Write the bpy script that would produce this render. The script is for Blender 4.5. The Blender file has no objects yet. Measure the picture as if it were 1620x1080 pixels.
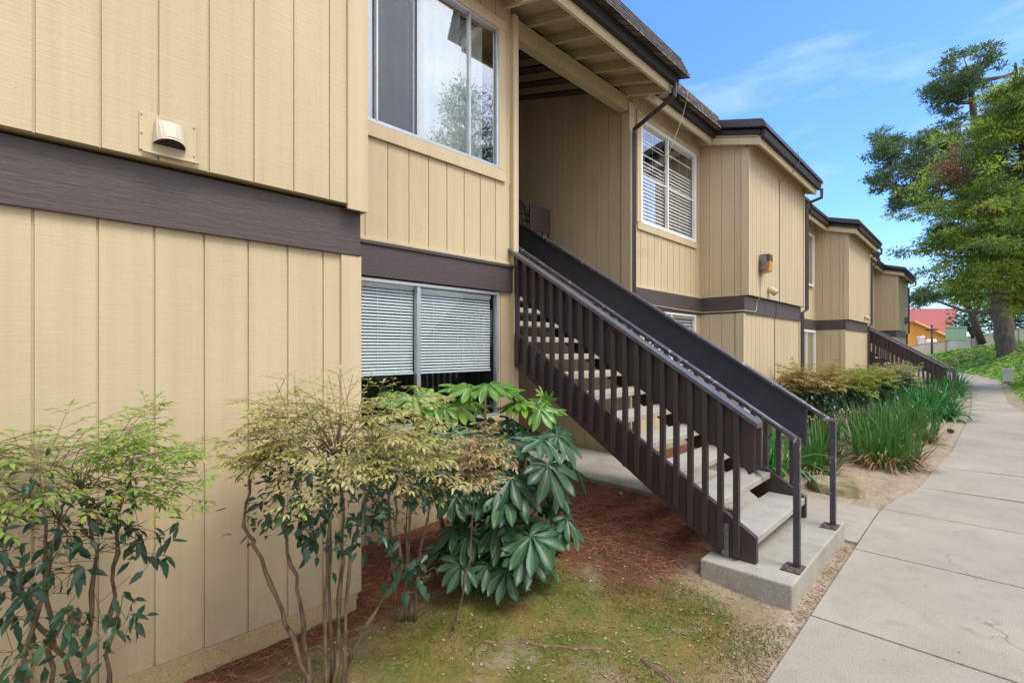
import bpy, math, random
from math import sin, cos, pi, radians, sqrt, atan2
from mathutils import Vector, Matrix, noise
random.seed(7)
scene = bpy.context.scene
COL = scene.collection
# ------------------------------------------------------------------ helpers
class MB:
    """collects geometry and links it as ONE mesh object"""
    def __init__(s): s.v=[]; s.f=[]; s.uv={}
    def add(s, vs, fs):
        o=len(s.v); s.v.extend(vs)
        s.f.extend([tuple(i+o for i in f) for f in fs])
    def box(s, x0,x1,y0,y1,z0,z1):
        s.add([(x0,y0,z0),(x1,y0,z0),(x1,y1,z0),(x0,y1,z0),(x0,y0,z1),(x1,y0,z1),(x1,y1,z1),(x0,y1,z1)],
              [(0,3,2,1),(4,5,6,7),(0,1,5,4),(1,2,6,5),(2,3,7,6),(3,0,4,7)])
    def prism_x(s, pts, x0, x1):      # pts (y,z)
        n=len(pts); s.add([(x0,a,b) for a,b in pts]+[(x1,a,b) for a,b in pts],
            [tuple(range(n)), tuple(range(2*n-1,n-1,-1))]+[(i,n+i,n+(i+1)%n,(i+1)%n) for i in range(n)])
    def prism_z(s, pts, z0, z1):      # pts (x,y)
        n=len(pts); s.add([(a,b,z0) for a,b in pts]+[(a,b,z1) for a,b in pts],
            [tuple(range(n-1,-1,-1)), tuple(range(n,2*n))]+[(i,(i+1)%n,n+(i+1)%n,n+i) for i in range(n)])
    def tube(s, pts, rad, n=8, cap=True):
        pts=[Vector(p) for p in pts]
        if not hasattr(rad,'__len__'): rad=[rad]*len(pts)
        o=len(s.v); up=Vector((0.13,0.21,1)).normalized(); prev=None
        for i,p in enumerate(pts):
            t=(pts[min(i+1,len(pts)-1)]-pts[max(i-1,0)]).normalized()
            a = up.cross(t) if prev is None else prev-t*prev.dot(t)
            if a.length<1e-4: a=Vector((1,0,0)).cross(t)
            a.normalize(); prev=a; b=t.cross(a)
            for k in range(n):
                w=2*pi*k/n; q=p+(a*cos(w)+b*sin(w))*rad[i]; s.v.append(tuple(q))
        for i in range(len(pts)-1):
            for k in range(n):
                k2=(k+1)%n; s.f.append((o+i*n+k,o+i*n+k2,o+(i+1)*n+k2,o+(i+1)*n+k))
        if cap:
            s.f.append(tuple(o+k for k in range(n-1,-1,-1))); e=o+(len(pts)-1)*n
            s.f.append(tuple(e+k for k in range(n)))
    def cyl(s, x,y,z0,z1,r,n=16,r2=None):
        s.tube([(x,y,z0),(x,y,z1)],[r,r if r2 is None else r2],n)
    def build(s, name, mat, parent=None, smooth=False, bevel=0, normals=True):
        me=bpy.data.meshes.new(name); me.from_pydata(s.v,[],s.f); me.update()
        o=bpy.data.objects.new(name,me); COL.objects.link(o)
        if mat: me.materials.append(mat)
        if normals:
            import bmesh
            bm=bmesh.new(); bm.from_mesh(me); bmesh.ops.recalc_face_normals(bm,faces=bm.faces); bm.to_mesh(me); bm.free()
        if smooth:
            me.polygons.foreach_set('use_smooth',[True]*len(me.polygons))
        if bevel:
            m=o.modifiers.new('bevel','BEVEL'); m.width=bevel; m.segments=2; m.limit_method='ANGLE'; m.angle_limit=radians(40)
        if parent: o.parent=parent; o.matrix_parent_inverse=Matrix.Translation(-world_loc(parent))
        return o
def world_loc(o):
    return Vector(o.location)      # meshes are built in world space: only a thing's Empty carries an offset
def tag(o,label=None,cat=None,group=None,kind=None):
    if label: o['label']=label
    if cat: o['category']=cat
    if group: o['group']=group
    if kind: o['kind']=kind
    return o
def thing(name,label,cat,loc=(0,0,0),group=None):
    o=bpy.data.objects.new(name,None); COL.objects.link(o); o.location=loc; o.empty_display_size=.1
    return tag(o,label,cat,group)
def copy_tree(o,parent=None):
    c=o.copy(); COL.objects.link(c)
    if parent: c.parent=parent; c.matrix_parent_inverse=o.matrix_parent_inverse.copy()
    for ch in list(o.children): copy_tree(ch,c)
    return c
def sstep(a,b,x):
    t=max(0,min(1,(x-a)/(b-a))); return t*t*(3-2*t)
def lerp(a,b,t): return a+(b-a)*t

# ------------------------------------------------------------------ materials
def newmat(name):
    m=bpy.data.materials.new(name); m.use_nodes=True; nt=m.node_tree; nt.nodes.clear()
    out=nt.nodes.new('ShaderNodeOutputMaterial'); b=nt.nodes.new('ShaderNodeBsdfPrincipled')
    nt.links.new(b.outputs[0],out.inputs[0]); return m,nt,b,out
def N(nt,t,**k):
    n=nt.nodes.new(t)
    for a,v in k.items():
        if a.startswith('i_'):
            key=a[2:]; key=int(key) if key.isdigit() else key
            n.inputs[key].default_value=v
        else: setattr(n,a,v)
    return n
def pos(nt,scale=(1,1,1)):
    g=N(nt,'ShaderNodeNewGeometry'); m=N(nt,'ShaderNodeVectorMath',operation='MULTIPLY'); m.inputs[1].default_value=scale
    nt.links.new(g.outputs['Position'],m.inputs[0]); return m.outputs[0]
def noi(nt,vec,scale,detail=4,rough=.55):
    n=N(nt,'ShaderNodeTexNoise'); n.inputs['Scale'].default_value=scale; n.inputs['Detail'].default_value=detail; n.inputs['Roughness'].default_value=rough
    nt.links.new(vec,n.inputs['Vector']); return n.outputs['Fac']
def ramp(nt,fac,stops,interp='LINEAR'):
    r=N(nt,'ShaderNodeValToRGB'); cr=r.color_ramp; cr.interpolation=interp
    while len(cr.elements)<len(stops): cr.elements.new(.5)
    for e,(p,c) in zip(cr.elements,stops):
        e.position=p; e.color=(*c,1) if len(c)==3 else c
    nt.links.new(fac,r.inputs[0]); return r.outputs[0]
def mapr(nt,fac,a,b,c=0,d=1):
    m=N(nt,'ShaderNodeMapRange'); m.inputs[1].default_value=a; m.inputs[2].default_value=b; m.inputs[3].default_value=c; m.inputs[4].default_value=d
    nt.links.new(fac,m.inputs[0]); return m.outputs[0]
def mix(nt,fac,a,b,mode='MIX'):
    m=N(nt,'ShaderNodeMix',data_type='RGBA',blend_type=mode)
    for k,val in ((0,fac),(6,a),(7,b)):
        if hasattr(val,'type'): nt.links.new(val,m.inputs[k])
        elif k==0: m.inputs[0].default_value=val
        else: m.inputs[k].default_value=(*val,1)
    return m.outputs[2]
def math_(nt,op,a,b=None):
    m=N(nt,'ShaderNodeMath',operation=op)
    for k,val in ((0,a),(1,b)):
        if val is None: continue
        if hasattr(val,'type'): nt.links.new(val,m.inputs[k])
        else: m.inputs[k].default_value=val
    return m.outputs[0]
def bump(nt,b,h,strength=.3,dist=.01,prev=None):
    n=N(nt,'ShaderNodeBump'); n.inputs['Strength'].default_value=strength; n.inputs['Distance'].default_value=dist
    nt.links.new(h,n.inputs['Height'])
    if prev is not None: nt.links.new(prev,n.inputs['Normal'])
    nt.links.new(n.outputs[0],b.inputs['Normal']); return n.outputs[0]
def c3(h):
    h=h.lstrip('#'); r=[int(h[i:i+2],16)/255 for i in (0,2,4)]
    return tuple(x/12.92 if x<=.04045 else ((x+.055)/1.055)**2.4 for x in r)
def simple(name,col,rough=.6,var=.12,scale=6,metal=0,bscale=60,bstr=.15,bd=.003,spec=.5,stretch=(1,1,1)):
    m,nt,b,_=newmat(name); p=pos(nt,stretch)
    n=noi(nt,p,scale); d=tuple(x*(1-var) for x in col); l=tuple(min(1,x*(1+var)) for x in col)
    nt.links.new(ramp(nt,n,[(.3,d),(.7,l)]),b.inputs['Base Color'])
    b.inputs['Roughness'].default_value=rough; b.inputs['Metallic'].default_value=metal; b.inputs['Specular IOR Level'].default_value=spec
    if bstr: bump(nt,b,noi(nt,p,bscale,5,.6),bstr,bd)
    return m
def painted_siding(name,col,streak=(5,5,110)):
    """rough sawn plywood under satin paint: fine saw marks, dents, faint rain streaks, knots"""
    m,nt,b,_=newmat(name)
    big=noi(nt,pos(nt,(1,1,.5)),1.1,3); streaks=noi(nt,pos(nt,(14,14,.35)),1,4,.6)
    sp=noi(nt,pos(nt,(1,1,1)),47,2,.5)
    c=mix(nt,mapr(nt,big,.3,.7),tuple(x*.93 for x in col),tuple(x*1.05 for x in col))
    c=mix(nt,mapr(nt,streaks,.45,.75,0,.36),c,tuple(x*y for x,y in zip(col,(.72,.69,.62))))
    sz=N(nt,'ShaderNodeSeparateXYZ'); nt.links.new(pos(nt),sz.inputs[0])
    dirt=math_(nt,'MULTIPLY',mapr(nt,math_(nt,'ADD',sz.outputs[2],math_(nt,'MULTIPLY',noi(nt,pos(nt,(1,1,.4)),7,5,.65),.5)),.78,.38,0,.55),mapr(nt,noi(nt,pos(nt),60,3,.6),.3,.6,.5,1))
    c=mix(nt,dirt,c,(.27,.19,.10))
    spots=mapr(nt,sp,.78,.81,0,.7)
    c=mix(nt,spots,c,(.16,.11,.07))
    nt.links.new(c,b.inputs['Base Color']); b.inputs['Roughness'].default_value=.62; b.inputs['Specular IOR Level'].default_value=.3
    saw=noi(nt,pos(nt,streak),1,5,.65); dent=noi(nt,pos(nt,(1,1,1)),9,3); grain=noi(nt,pos(nt,(60,60,9)),1,3,.6)
    h=math_(nt,'ADD',math_(nt,'MULTIPLY',saw,.55),math_(nt,'ADD',math_(nt,'MULTIPLY',grain,.6),math_(nt,'MULTIPLY',dent,.7)))
    bump(nt,b,h,.42,.006)
    return m
def chipped(name,col,chip,thr=.66,rough=.45,scale=16):
    m,nt,b,_=newmat(name); p=pos(nt)
    n=noi(nt,p,scale,5,.7); n2=noi(nt,p,2.5,2)
    k=math_(nt,'ADD',n,math_(nt,'MULTIPLY',n2,.25)); f=mapr(nt,k,thr+.125,thr+.14)
    base=ramp(nt,noi(nt,p,5),[(.3,tuple(x*.85 for x in col)),(.7,tuple(x*1.15 for x in col))])
    nt.links.new(mix(nt,f,base,chip),b.inputs['Base Color'])
    b.inputs['Roughness'].default_value=rough
    bump(nt,b,math_(nt,'SUBTRACT',math_(nt,'MULTIPLY',noi(nt,p,80,3),.3),f),.35,.002)
    return m
def concrete(name,col,stain=(.16,.14,.11),edge=None,green=0):
    m,nt,b,_=newmat(name); p=pos(nt)
    big=noi(nt,p,.9,5,.6); mid=noi(nt,p,6,4,.6); fine=noi(nt,p,150,3,.7)
    c=mix(nt,mapr(nt,big,.3,.72),tuple(x*.80 for x in col),tuple(x*1.12 for x in col))
    c=mix(nt,mapr(nt,mid,.50,.78,0,.34),c,stain); c=mix(nt,mapr(nt,noi(nt,pos(nt,(1,1,1)),2.3,6,.7),.56,.66,0,.20),c,stain)
    c=mix(nt,mapr(nt,fine,.38,.62,.50,0),c,(.085,.07,.055))
    c=mix(nt,mapr(nt,noi(nt,p,210,2,.6),.62,.74,0,.45),c,(.62,.58,.5))
    vo=N(nt,'ShaderNodeTexVoronoi',feature='DISTANCE_TO_EDGE'); vo.inputs['Scale'].default_value=.42
    ad=N(nt,'ShaderNodeVectorMath',operation='ADD'); nz=N(nt,'ShaderNodeTexNoise'); nz.inputs['Scale'].default_value=3; nz.inputs['Detail'].default_value=6; nt.links.new(p,nz.inputs['Vector']); sc_=N(nt,'ShaderNodeVectorMath',operation='SCALE'); sc_.inputs['Scale'].default_value=.5; nt.links.new(nz.outputs['Color'],sc_.inputs[0])
    nt.links.new(p,ad.inputs[0]); nt.links.new(sc_.outputs[0],ad.inputs[1]); nt.links.new(ad.outputs[0],vo.inputs['Vector'])
    c=mix(nt,math_(nt,'MULTIPLY',mapr(nt,vo.outputs['Distance'],.0,.004,.8,0),mapr(nt,noi(nt,p,.7,2),.50,.56)),c,(.09,.08,.06))
    # fallen specks
    c=mix(nt,mapr(nt,noi(nt,pos(nt,(1,2.2,1)),21,2,.4),.79,.80,0,.75),c,(.10,.06,.035))
    if green: c=mix(nt,mapr(nt,noi(nt,p,3.1,4,.6),.50,.68,0,green),c,(.16,.17,.07))
    nt.links.new(c,b.inputs['Base Color']); b.inputs['Roughness'].default_value=.88; b.inputs['Specular IOR Level'].default_value=.25
    bump(nt,b,math_(nt,'ADD',fine,math_(nt,'MULTIPLY',mid,1.4)),.45,.004)
    return m
def leafmat(name,cols,rough=.4,trans=.25,vein=None,spec=.5,bstr=0):
    """a colour of its own per leaf (mesh island), thin translucent blade"""
    m,nt,b,out=newmat(name); g=N(nt,'ShaderNodeNewGeometry')
    n=len(cols); stops=[(i/(n-1) if n>1 else 0,c) for i,c in enumerate(cols)]
    if n==1: stops=[(0,cols[0]),(1,cols[0])]
    c=ramp(nt,g.outputs['Random Per Island'],stops)
    c=mix(nt,mapr(nt,noi(nt,pos(nt),30,2),.3,.7,0,.25),c,tuple(x*1.5 for x in cols[0]))
    if vein:
        a=N(nt,'ShaderNodeUVMap'); sx=N(nt,'ShaderNodeSeparateXYZ'); nt.links.new(a.outputs[0],sx.inputs[0])
        u=math_(nt,'ABSOLUTE',sx.outputs[0]); f=mapr(nt,u,.0,.16,.75,0)
        # side veins
        w=math_(nt,'FRACT',math_(nt,'ADD',math_(nt,'MULTIPLY',sx.outputs[1],9),math_(nt,'MULTIPLY',u,-1.6)))
        f2=mapr(nt,math_(nt,'ABSOLUTE',math_(nt,'SUBTRACT',w,.5)),0,.09,.35,0)
        c=mix(nt,math_(nt,'MAXIMUM',f,f2),c,vein)
    nt.links.new(c,b.inputs['Base Color']); b.inputs['Roughness'].default_value=rough; b.inputs['Specular IOR Level'].default_value=spec
    if bstr: bump(nt,b,noi(nt,pos(nt),70,3),bstr,.003)
    if trans:
        t=N(nt,'ShaderNodeBsdfTranslucent'); br=N(nt,'ShaderNodeMix',data_type='RGBA',blend_type='MULTIPLY'); br.inputs[0].default_value=1
        nt.links.new(c,br.inputs[6]); br.inputs[7].default_value=(1.3,1.4,.8,1); nt.links.new(br.outputs[2],t.inputs[0])
        ms=N(nt,'ShaderNodeMixShader'); ms.inputs[0].default_value=trans
        nt.links.new(b.outputs[0],ms.inputs[1]); nt.links.new(t.outputs[0],ms.inputs[2]); nt.links.new(ms.outputs[0],out.inputs[0])
    return m
M={}
TAN=(.555,.442,.282)
M['siding']=painted_siding('tan_siding',TAN)
M['trim']=painted_siding('tan_trim',(.575,.465,.30),(70,70,7))
M['band']=simple('brown_board',(.072,.054,.051),.5,.22,5,bscale=1,bstr=.5,bd=.006,stretch=(6,6,60))
M['band'].name='brown_band_board'
M['stair']=simple('brown_stair_paint',(.052,.037,.036),.42,.3,7,bscale=1,bstr=.35,bd=.004,stretch=(25,25,9),spec=.45)
M['panel']=chipped('dark_guard_paint',(.042,.040,.052),(.2,.19,.2),.74,.36,13)
M['pipe']=chipped('chipped_rail_paint',(.060,.054,.066),(.30,.30,.33),.60,.33,24)
M['cap']=simple('rail_cap_paint',(.10,.095,.11),.38,.2,9,bscale=80,bstr=.2)
M['gutter']=simple('brown_gutter',(.052,.036,.036),.35,.15,4,bstr=.05)
M['gutter_dark']=simple('dark_gutter',(.016,.013,.015),.65,.2,4,bstr=.05)
M['concrete']=concrete('path_concrete',(.44,.39,.31),(.24,.20,.14))
M['pad']=concrete('pad_concrete',(.46,.43,.36),green=.38)
M['tread']=concrete('tread_concrete',(.52,.49,.43))
M['alu']=simple('aluminium_frame',(.55,.56,.58),.35,.08,8,metal=.6,bstr=.05)
M['white']=simple('white_vinyl',(.78,.78,.76),.4,.05,6,bstr=.03)
M['blind']=simple('blind_slats',(.88,.87,.92),.5,.04,6,bstr=0)
M['curtain']=simple('grey_curtain',(.33,.30,.30),.9,.15,7,bscale=200,bstr=.2)
M['curtain2']=simple('pale_curtain',(.80,.80,.77),.9,.1,7,bscale=200,bstr=.2)
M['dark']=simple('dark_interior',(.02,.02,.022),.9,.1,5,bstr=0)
M['soffit']=painted_siding('tan_soffit',(.42,.35,.20),(8,8,40))
M['joist']=simple('shade_dark_wood',(.045,.036,.026),.8,.3,5)  # shade of the breezeway ceiling put into the wood colour
M['rust']=simple('rusty_plate',(.085,.058,.05),.7,.4,30,bscale=120,bstr=.4)
M['steel']=simple('galvanised_steel',(.25,.24,.24),.45,.2,30,metal=.7,bstr=.2)
M['foundation']=concrete('tan_foundation',(.52,.38,.19),(.30,.21,.11))
# glass
def glassmat(name,tint=(.9,.95,.95),ior=1.9):
    m,nt,b,out=newmat(name); nt.nodes.remove(b)
    lw=N(nt,'ShaderNodeLayerWeight'); lw.inputs[0].default_value=.5
    fr=N(nt,'ShaderNodeMath',operation='MULTIPLY_ADD'); pw=math_(nt,'POWER',lw.outputs['Facing'],3.2); nt.links.new(pw,fr.inputs[0]); fr.inputs[1].default_value=1-ior; fr.inputs[2].default_value=ior
    gl=N(nt,'ShaderNodeBsdfGlossy'); gl.inputs['Roughness'].default_value=.012; gl.inputs[0].default_value=(.95,.97,1,1)
    tr=N(nt,'ShaderNodeBsdfTransparent'); tr.inputs[0].default_value=(*tint,1)
    bp=N(nt,'ShaderNodeBump'); bp.inputs['Strength'].default_value=.05; bp.inputs['Distance'].default_value=.01
    nt.links.new(noi(nt,pos(nt),1.7,1),bp.inputs['Height']); nt.links.new(bp.outputs[0],gl.inputs['Normal'])
    ms=N(nt,'ShaderNodeMixShader'); nt.links.new(fr.outputs[0],ms.inputs[0]); nt.links.new(tr.outputs[0],ms.inputs[1]); nt.links.new(gl.outputs[0],ms.inputs[2])
    nt.links.new(ms.outputs[0],out.inputs[0]); return m
M['glass']=glassmat('window_glass',(.90,.93,.93),.27)
def screenmat():
    m,nt,b,out=newmat('insect_screen'); b.inputs['Base Color'].default_value=(.03,.03,.035,1); b.inputs['Roughness'].default_value=.6
    t=N(nt,'ShaderNodeBsdfTransparent'); ms=N(nt,'ShaderNodeMixShader'); ms.inputs[0].default_value=.32
    nt.links.new(t.outputs[0],ms.inputs[1]); nt.links.new(b.outputs[0],ms.inputs[2]); nt.links.new(ms.outputs[0],out.inputs[0]); return m
M['screen']=screenmat()
M['glass_mid']=glassmat('window_glass_mid',(.97,.98,.98),.045)
M['glass_clear']=glassmat('window_glass_clear',(.93,.96,.95),.03)
# shingles
def shingles():
    m,nt,b,_=newmat('wood_shingles'); p=pos(nt)
    br=N(nt,'ShaderNodeTexBrick'); br.offset=.37; br.inputs['Scale'].default_value=1
    br.inputs['Brick Width'].default_value=.13; br.inputs['Row Height'].default_value=.055; br.inputs['Mortar Size'].default_value=.012
    br.inputs['Color1'].default_value=(.030,.022,.020,1); br.inputs['Color2'].default_value=(.21,.17,.15,1); br.inputs['Mortar'].default_value=(.006,.005,.005,1)
    sx=N(nt,'ShaderNodeSeparateXYZ'); nt.links.new(p,sx.inputs[0]); cx=N(nt,'ShaderNodeCombineXYZ')
    nt.links.new(math_(nt,'ADD',sx.outputs[0],math_(nt,'MULTIPLY',sx.outputs[1],.7)),cx.inputs[0]); nt.links.new(sx.outputs[2],cx.inputs[1])
    nt.links.new(cx.outputs[0],br.inputs['Vector'])
    c=mix(nt,mapr(nt,noi(nt,p,7,4),.35,.75,0,.25),br.outputs['Color'],(.16,.12,.10))
    nt.links.new(c,b.inputs['Base Color']); b.inputs['Roughness'].default_value=.9
    bump(nt,b,math_(nt,'ADD',br.outputs['Fac'],math_(nt,'MULTIPLY',noi(nt,p,40,4),-.8)),.8,-.012); return m
M['shingle']=shingles()

# ------------------------------------------------------------------ terrain
PL=[(-30,.80),(6.0,.79),(6.6,.76),(7.6,.585),(9.05,.505),(10.6,.405),(13,.36),(16,.29),(19,.30),(24,.38),(29,.52),(33,.72),(37,1.2),(40,1.95),(43,3.2),(46,5.6),(48,9),(49,16)]
PR=[(-30,-.80),(17.5,-.78),(19.4,-.62),(21,-.49),(25,-.47),(29.5,-.45),(33,-.28),(36,.05),(39.6,.55),(42.2,1.15),(45,2.5),(47.5,4.8),(49.8,8.4),(51,16)]
def poly_y(P,x):
    for a,b in zip(P,P[1:]):
        if x<=b[0]: return a[1]+(b[1]-a[1])*(x-a[0])/(b[0]-a[0])
    return P[-1][1]
def dist_poly(P,x,y):
    best=1e9; sg=1
    for a,b in zip(P,P[1:]):
        dx,dy=b[0]-a[0],b[1]-a[1]; t=max(0,min(1,((x-a[0])*dx+(y-a[1])*dy)/(dx*dx+dy*dy)))
        ex,ey=x-a[0]-dx*t,y-a[1]-dy*t; d=ex*ex+ey*ey
        if d<best: best=d; sg= 1 if dx*ey-dy*ex<0 else -1     # positive on the right hand
    return sqrt(best)*sg
def H(x,y):
    dr=dist_poly(PR,x,y)
    if dr>0:
        plat=max(.6,min(2.7,1.6-.16*(y-1.3)))
        plat-=.42*sstep(47,60,x)
        if x<25: plat=lerp(1.6,plat,sstep(5,25,x))
        z=-.02+.10*sstep(.02,.25,dr)+(plat-.08)*sstep(.25,5.5,dr)**.85
        return z+.06*noise.noise(Vector((x*.4,y*.4,3)))*sstep(.3,1.5,dr)
    dl=y-poly_y(PL,x) if x<36 else -dist_poly(PL,x,y)
    if dl<0: return -.03
    z=-.025+.022*sstep(0,.12,dl)
    near=sstep(9,6,x)*(.12+.88*sstep(1.2,3.3,x))
    z+= (.05+.10*near)*sstep(.1,1.9,dl)
    z+= .018*noise.noise(Vector((x*2.2,y*2.2,0)))*sstep(.08,.5,dl)+.013*noise.noise(Vector((x*8,y*8,5)))*sstep(.05,.4,dl)
    if 5.02<x<6.34 and y<2.3: return -.03
    if y>3.4: z=lerp(z,.15,sstep(3.4,3.6,y)) if x<36 else z
    return z
def axis(segs):
    out=[]
    for a,b,st in segs:
        n=max(1,round((b-a)/st)); out+= [a+(b-a)*i/n for i in range(n)]
    out.append(segs[-1][1]); return out
def ground_mat():
    m,nt,b,_=newmat('earth_and_moss'); p=pos(nt); sx=N(nt,'ShaderNodeSeparateXYZ'); nt.links.new(p,sx.inputs[0]); X,Y=sx.outputs[0],sx.outputs[1]
    n1=noi(nt,p,1.3,5,.62); n2=noi(nt,p,5,5,.65); n3=noi(nt,p,38,4,.7); n4=noi(nt,p,140,2,.7)
    dirt=mix(nt,mapr(nt,n2,.3,.7),(.30,.225,.135),(.52,.43,.31))
    dirt=mix(nt,mapr(nt,n3,.35,.7,.5,0),dirt,(.12,.08,.045))
    moss=mix(nt,mapr(nt,n3,.3,.7),(.055,.078,.010),(.155,.175,.032))
    moss=mix(nt,mapr(nt,noi(nt,p,3.3,5,.65),.42,.62,0,.75),moss,(.25,.16,.05))
    # moss grows in the bed before the fatsia, thin next to the paving
    f=math_(nt,'MULTIPLY',mapr(nt,X,3.5,3.0),mapr(nt,Y,.8,1.15))
    f=math_(nt,'MULTIPLY',f,mapr(nt,Y,2.7,2.3))
    f=math_(nt,'MULTIPLY',f,mapr(nt,X,.9,1.5,.35,1))
    k=math_(nt,'ADD',math_(nt,'MULTIPLY',n1,.55),math_(nt,'ADD',math_(nt,'MULTIPLY',n2,.45),math_(nt,'MULTIPLY',n3,.30)))
    k=math_(nt,'MULTIPLY',mapr(nt,k,.51,.62),f)
    c=mix(nt,math_(nt,'MINIMUM',k,.95),dirt,moss)
    # red-brown duff under the needle mulch and by the wall
    r=math_(nt,'MULTIPLY',mapr(nt,math_(nt,'ADD',Y,math_(nt,'MULTIPLY',n2,.7)),2.75,3.05),mapr(nt,X,9,7.5))
    r2=math_(nt,'MULTIPLY',mapr(nt,math_(nt,'ADD',X,math_(nt,'MULTIPLY',n2,.8)),3.1,3.4),mapr(nt,math_(nt,'ADD',Y,math_(nt,'MULTIPLY',n2,.5)),1.68,1.95))
    r2=math_(nt,'MULTIPLY',r2,mapr(nt,X,6.2,5.6))
    c=mix(nt,math_(nt,'MAXIMUM',r,r2),c,mix(nt,n3,(.06,.022,.012),(.22,.09,.05)))
    # pale trodden sand beside the path
    q=math_(nt,'MULTIPLY',mapr(nt,X,5.6,6.2),mapr(nt,math_(nt,'ADD',Y,math_(nt,'MULTIPLY',n2,.5)),1.7,1.35))
    c=mix(nt,math_(nt,'MULTIPLY',q,mapr(nt,n1,.4,.6,.3,.85)),c,mix(nt,n3,(.27,.205,.125),(.52,.44,.32)))
    nt.links.new(c,b.inputs['Base Color']); b.inputs['Roughness'].default_value=.95; b.inputs['Specular IOR Level'].default_value=.15
    bump(nt,b,math_(nt,'ADD',math_(nt,'MULTIPLY',n3,1),math_(nt,'ADD',math_(nt,'MULTIPLY',n4,.35),n2)),.9,.02)
    return m
M['ground']=ground_mat()
def make_ground():
    xs=axis([(-400,-60,40),(-60,-6,6),(-6,-1,.5),(-1,9,.07),(9,20,.25),(20,55,.6),(55,110,2.5),(110,900,60)])
    ys=axis([(-500,-60,40),(-60,-12,5),(-12,-3,.9),(-3,.2,.2),(.2,3.6,.05),(3.6,14,.8),(14,60,6),(60,700,50)])
    g=MB(); nx=len(xs); ny=len(ys)
    g.v=[(x,y,H(x,y)) for x in xs for y in ys]
    g.f=[(i*ny+j,(i+1)*ny+j,(i+1)*ny+j+1,i*ny+j+1) for i in range(nx-1) for j in range(ny-1)]
    return tag(g.build('ground',M['ground'],smooth=True,normals=False),kind='structure')
make_ground()
def make_path():
    g=MB(); js=[-6.5,-5.0,-3.58,-2.16,-.74,.68,2.1,3.52,4.94,6.372,7.66,9.15,10.7,12.1,13.6,15.3,16.9,18.4,20,21.6,23.2,24.9,26.5,28.2,30,32]
    gap=.008
    for a,b in zip(js,js[1:]):
        n=6; xs=[lerp(a+gap,b-gap,i/n) for i in range(n+1)]; sk=.0 if a<7 else .09
        L=[(x,poly_y(PL,x)) for x in xs]; R=[(x+sk*(poly_y(PL,x)-poly_y(PR,x))*(1 if a>9 else .6),poly_y(PR,x)) for x in xs]
        g.prism_z(R+L[::-1],-.1,0.0)
    g.prism_z([(5.125,.80),(6.31,.80),(6.33,1.3),(6.30,2.28),(5.125,2.28)],-.1,-.002)   # slab joining the walk to the stair foot
    # far bend: swept quads
    def res(P,x0):
        pts=[(x0,poly_y(P,x0))]+[p for p in P if p[0]>x0+.5]; out=[]
        tot=[0]
        for p,q in zip(pts,pts[1:]): tot.append(tot[-1]+math.dist(p,q))
        for i in range(25):
            s=tot[-1]*i/24
            for k in range(len(tot)-1):
                if s<=tot[k+1]+1e-6:
                    t=(s-tot[k])/(tot[k+1]-tot[k]); out.append((lerp(pts[k][0],pts[k+1][0],t),lerp(pts[k][1],pts[k+1][1],t))); break
        return out
    A=res(PR,32.01); B=res(PL,32.01)
    for i in range(24):
        g.prism_z([A[i],A[i+1],B[i+1],B[i]],-.1,-.001*(i%2))
    o=g.build('path',M['concrete'],bevel=.004); return tag(o,kind='structure')
make_path()
# pads
g=MB(); g.box(3.49,5.10,.885,1.478,-.12,.16); tag(g.build('concrete_pad',M['pad'],bevel=.012),kind='structure')
g=MB(); g.prism_z([(4.62,2.3),(5.97,2.3),(5.97,9.3),(4.9,9.3)],-.1,.20); tag(g.build('breezeway_pavement',M['pad'],bevel=.008),kind='structure')
# ------------------------------------------------------------------ buildings
SP=.2032
ZB0,ZB1=2.225,2.50
def siding(parent,axis_,plane,a0,a1,z0,z1,out,phase=.109,th=.03,mat='siding',name='siding_wall',z0b=None):
    """grooved plywood. axis_ 'x': runs along x in plane y=plane; out=-1/+1 outward sign. z1 may be a function"""
    prof=[(a0,0)]; k=math.ceil((a0-phase+.012)/SP); gw=.0055
    while phase+k*SP<a1-.012:
        c=phase+k*SP; prof+=[(c-gw,0),(c-gw*.8,1),(c+gw*.8,1),(c+gw,0)]; k+=1
    prof.append((a1,0)); fz=z1 if callable(z1) else (lambda a:z1)
    fb=(lambda a:z0) if z0b is None else (lambda a: lerp(z0,z0b,(a-a0)/(a1-a0)))
    m=MB(); vs=[]; fs=[]
    for a,d in prof:
        pl=plane-out*.009*d; pb=plane-out*th
        for z,q in ((fb(a),pl),(fz(a),pl),(fz(a),pb),(fb(a),pb)):
            vs.append((a,q,z) if axis_=='x' else (q,a,z))
    for i in range(len(prof)-1):
        o=i*4; n=o+4
        for e in range(4): fs.append((o+e,o+(e+1)%4,n+(e+1)%4,n+e))
    fs.append((0,1,2,3)); e=len(vs)-4; fs.append((e,e+3,e+2,e+1))
    m.add(vs,fs); return m.build(name,M[mat],parent)
def board(parent,name,x0,x1,y0,y1,z0,z1,mat='trim',bevel=.003):
    m=MB(); m.box(x0,x1,y0,y1,z0,z1); return m.build(name,M[mat],parent,bevel=bevel)
def zroof(y): return 4.79+.27*(y-2.5)
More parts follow.
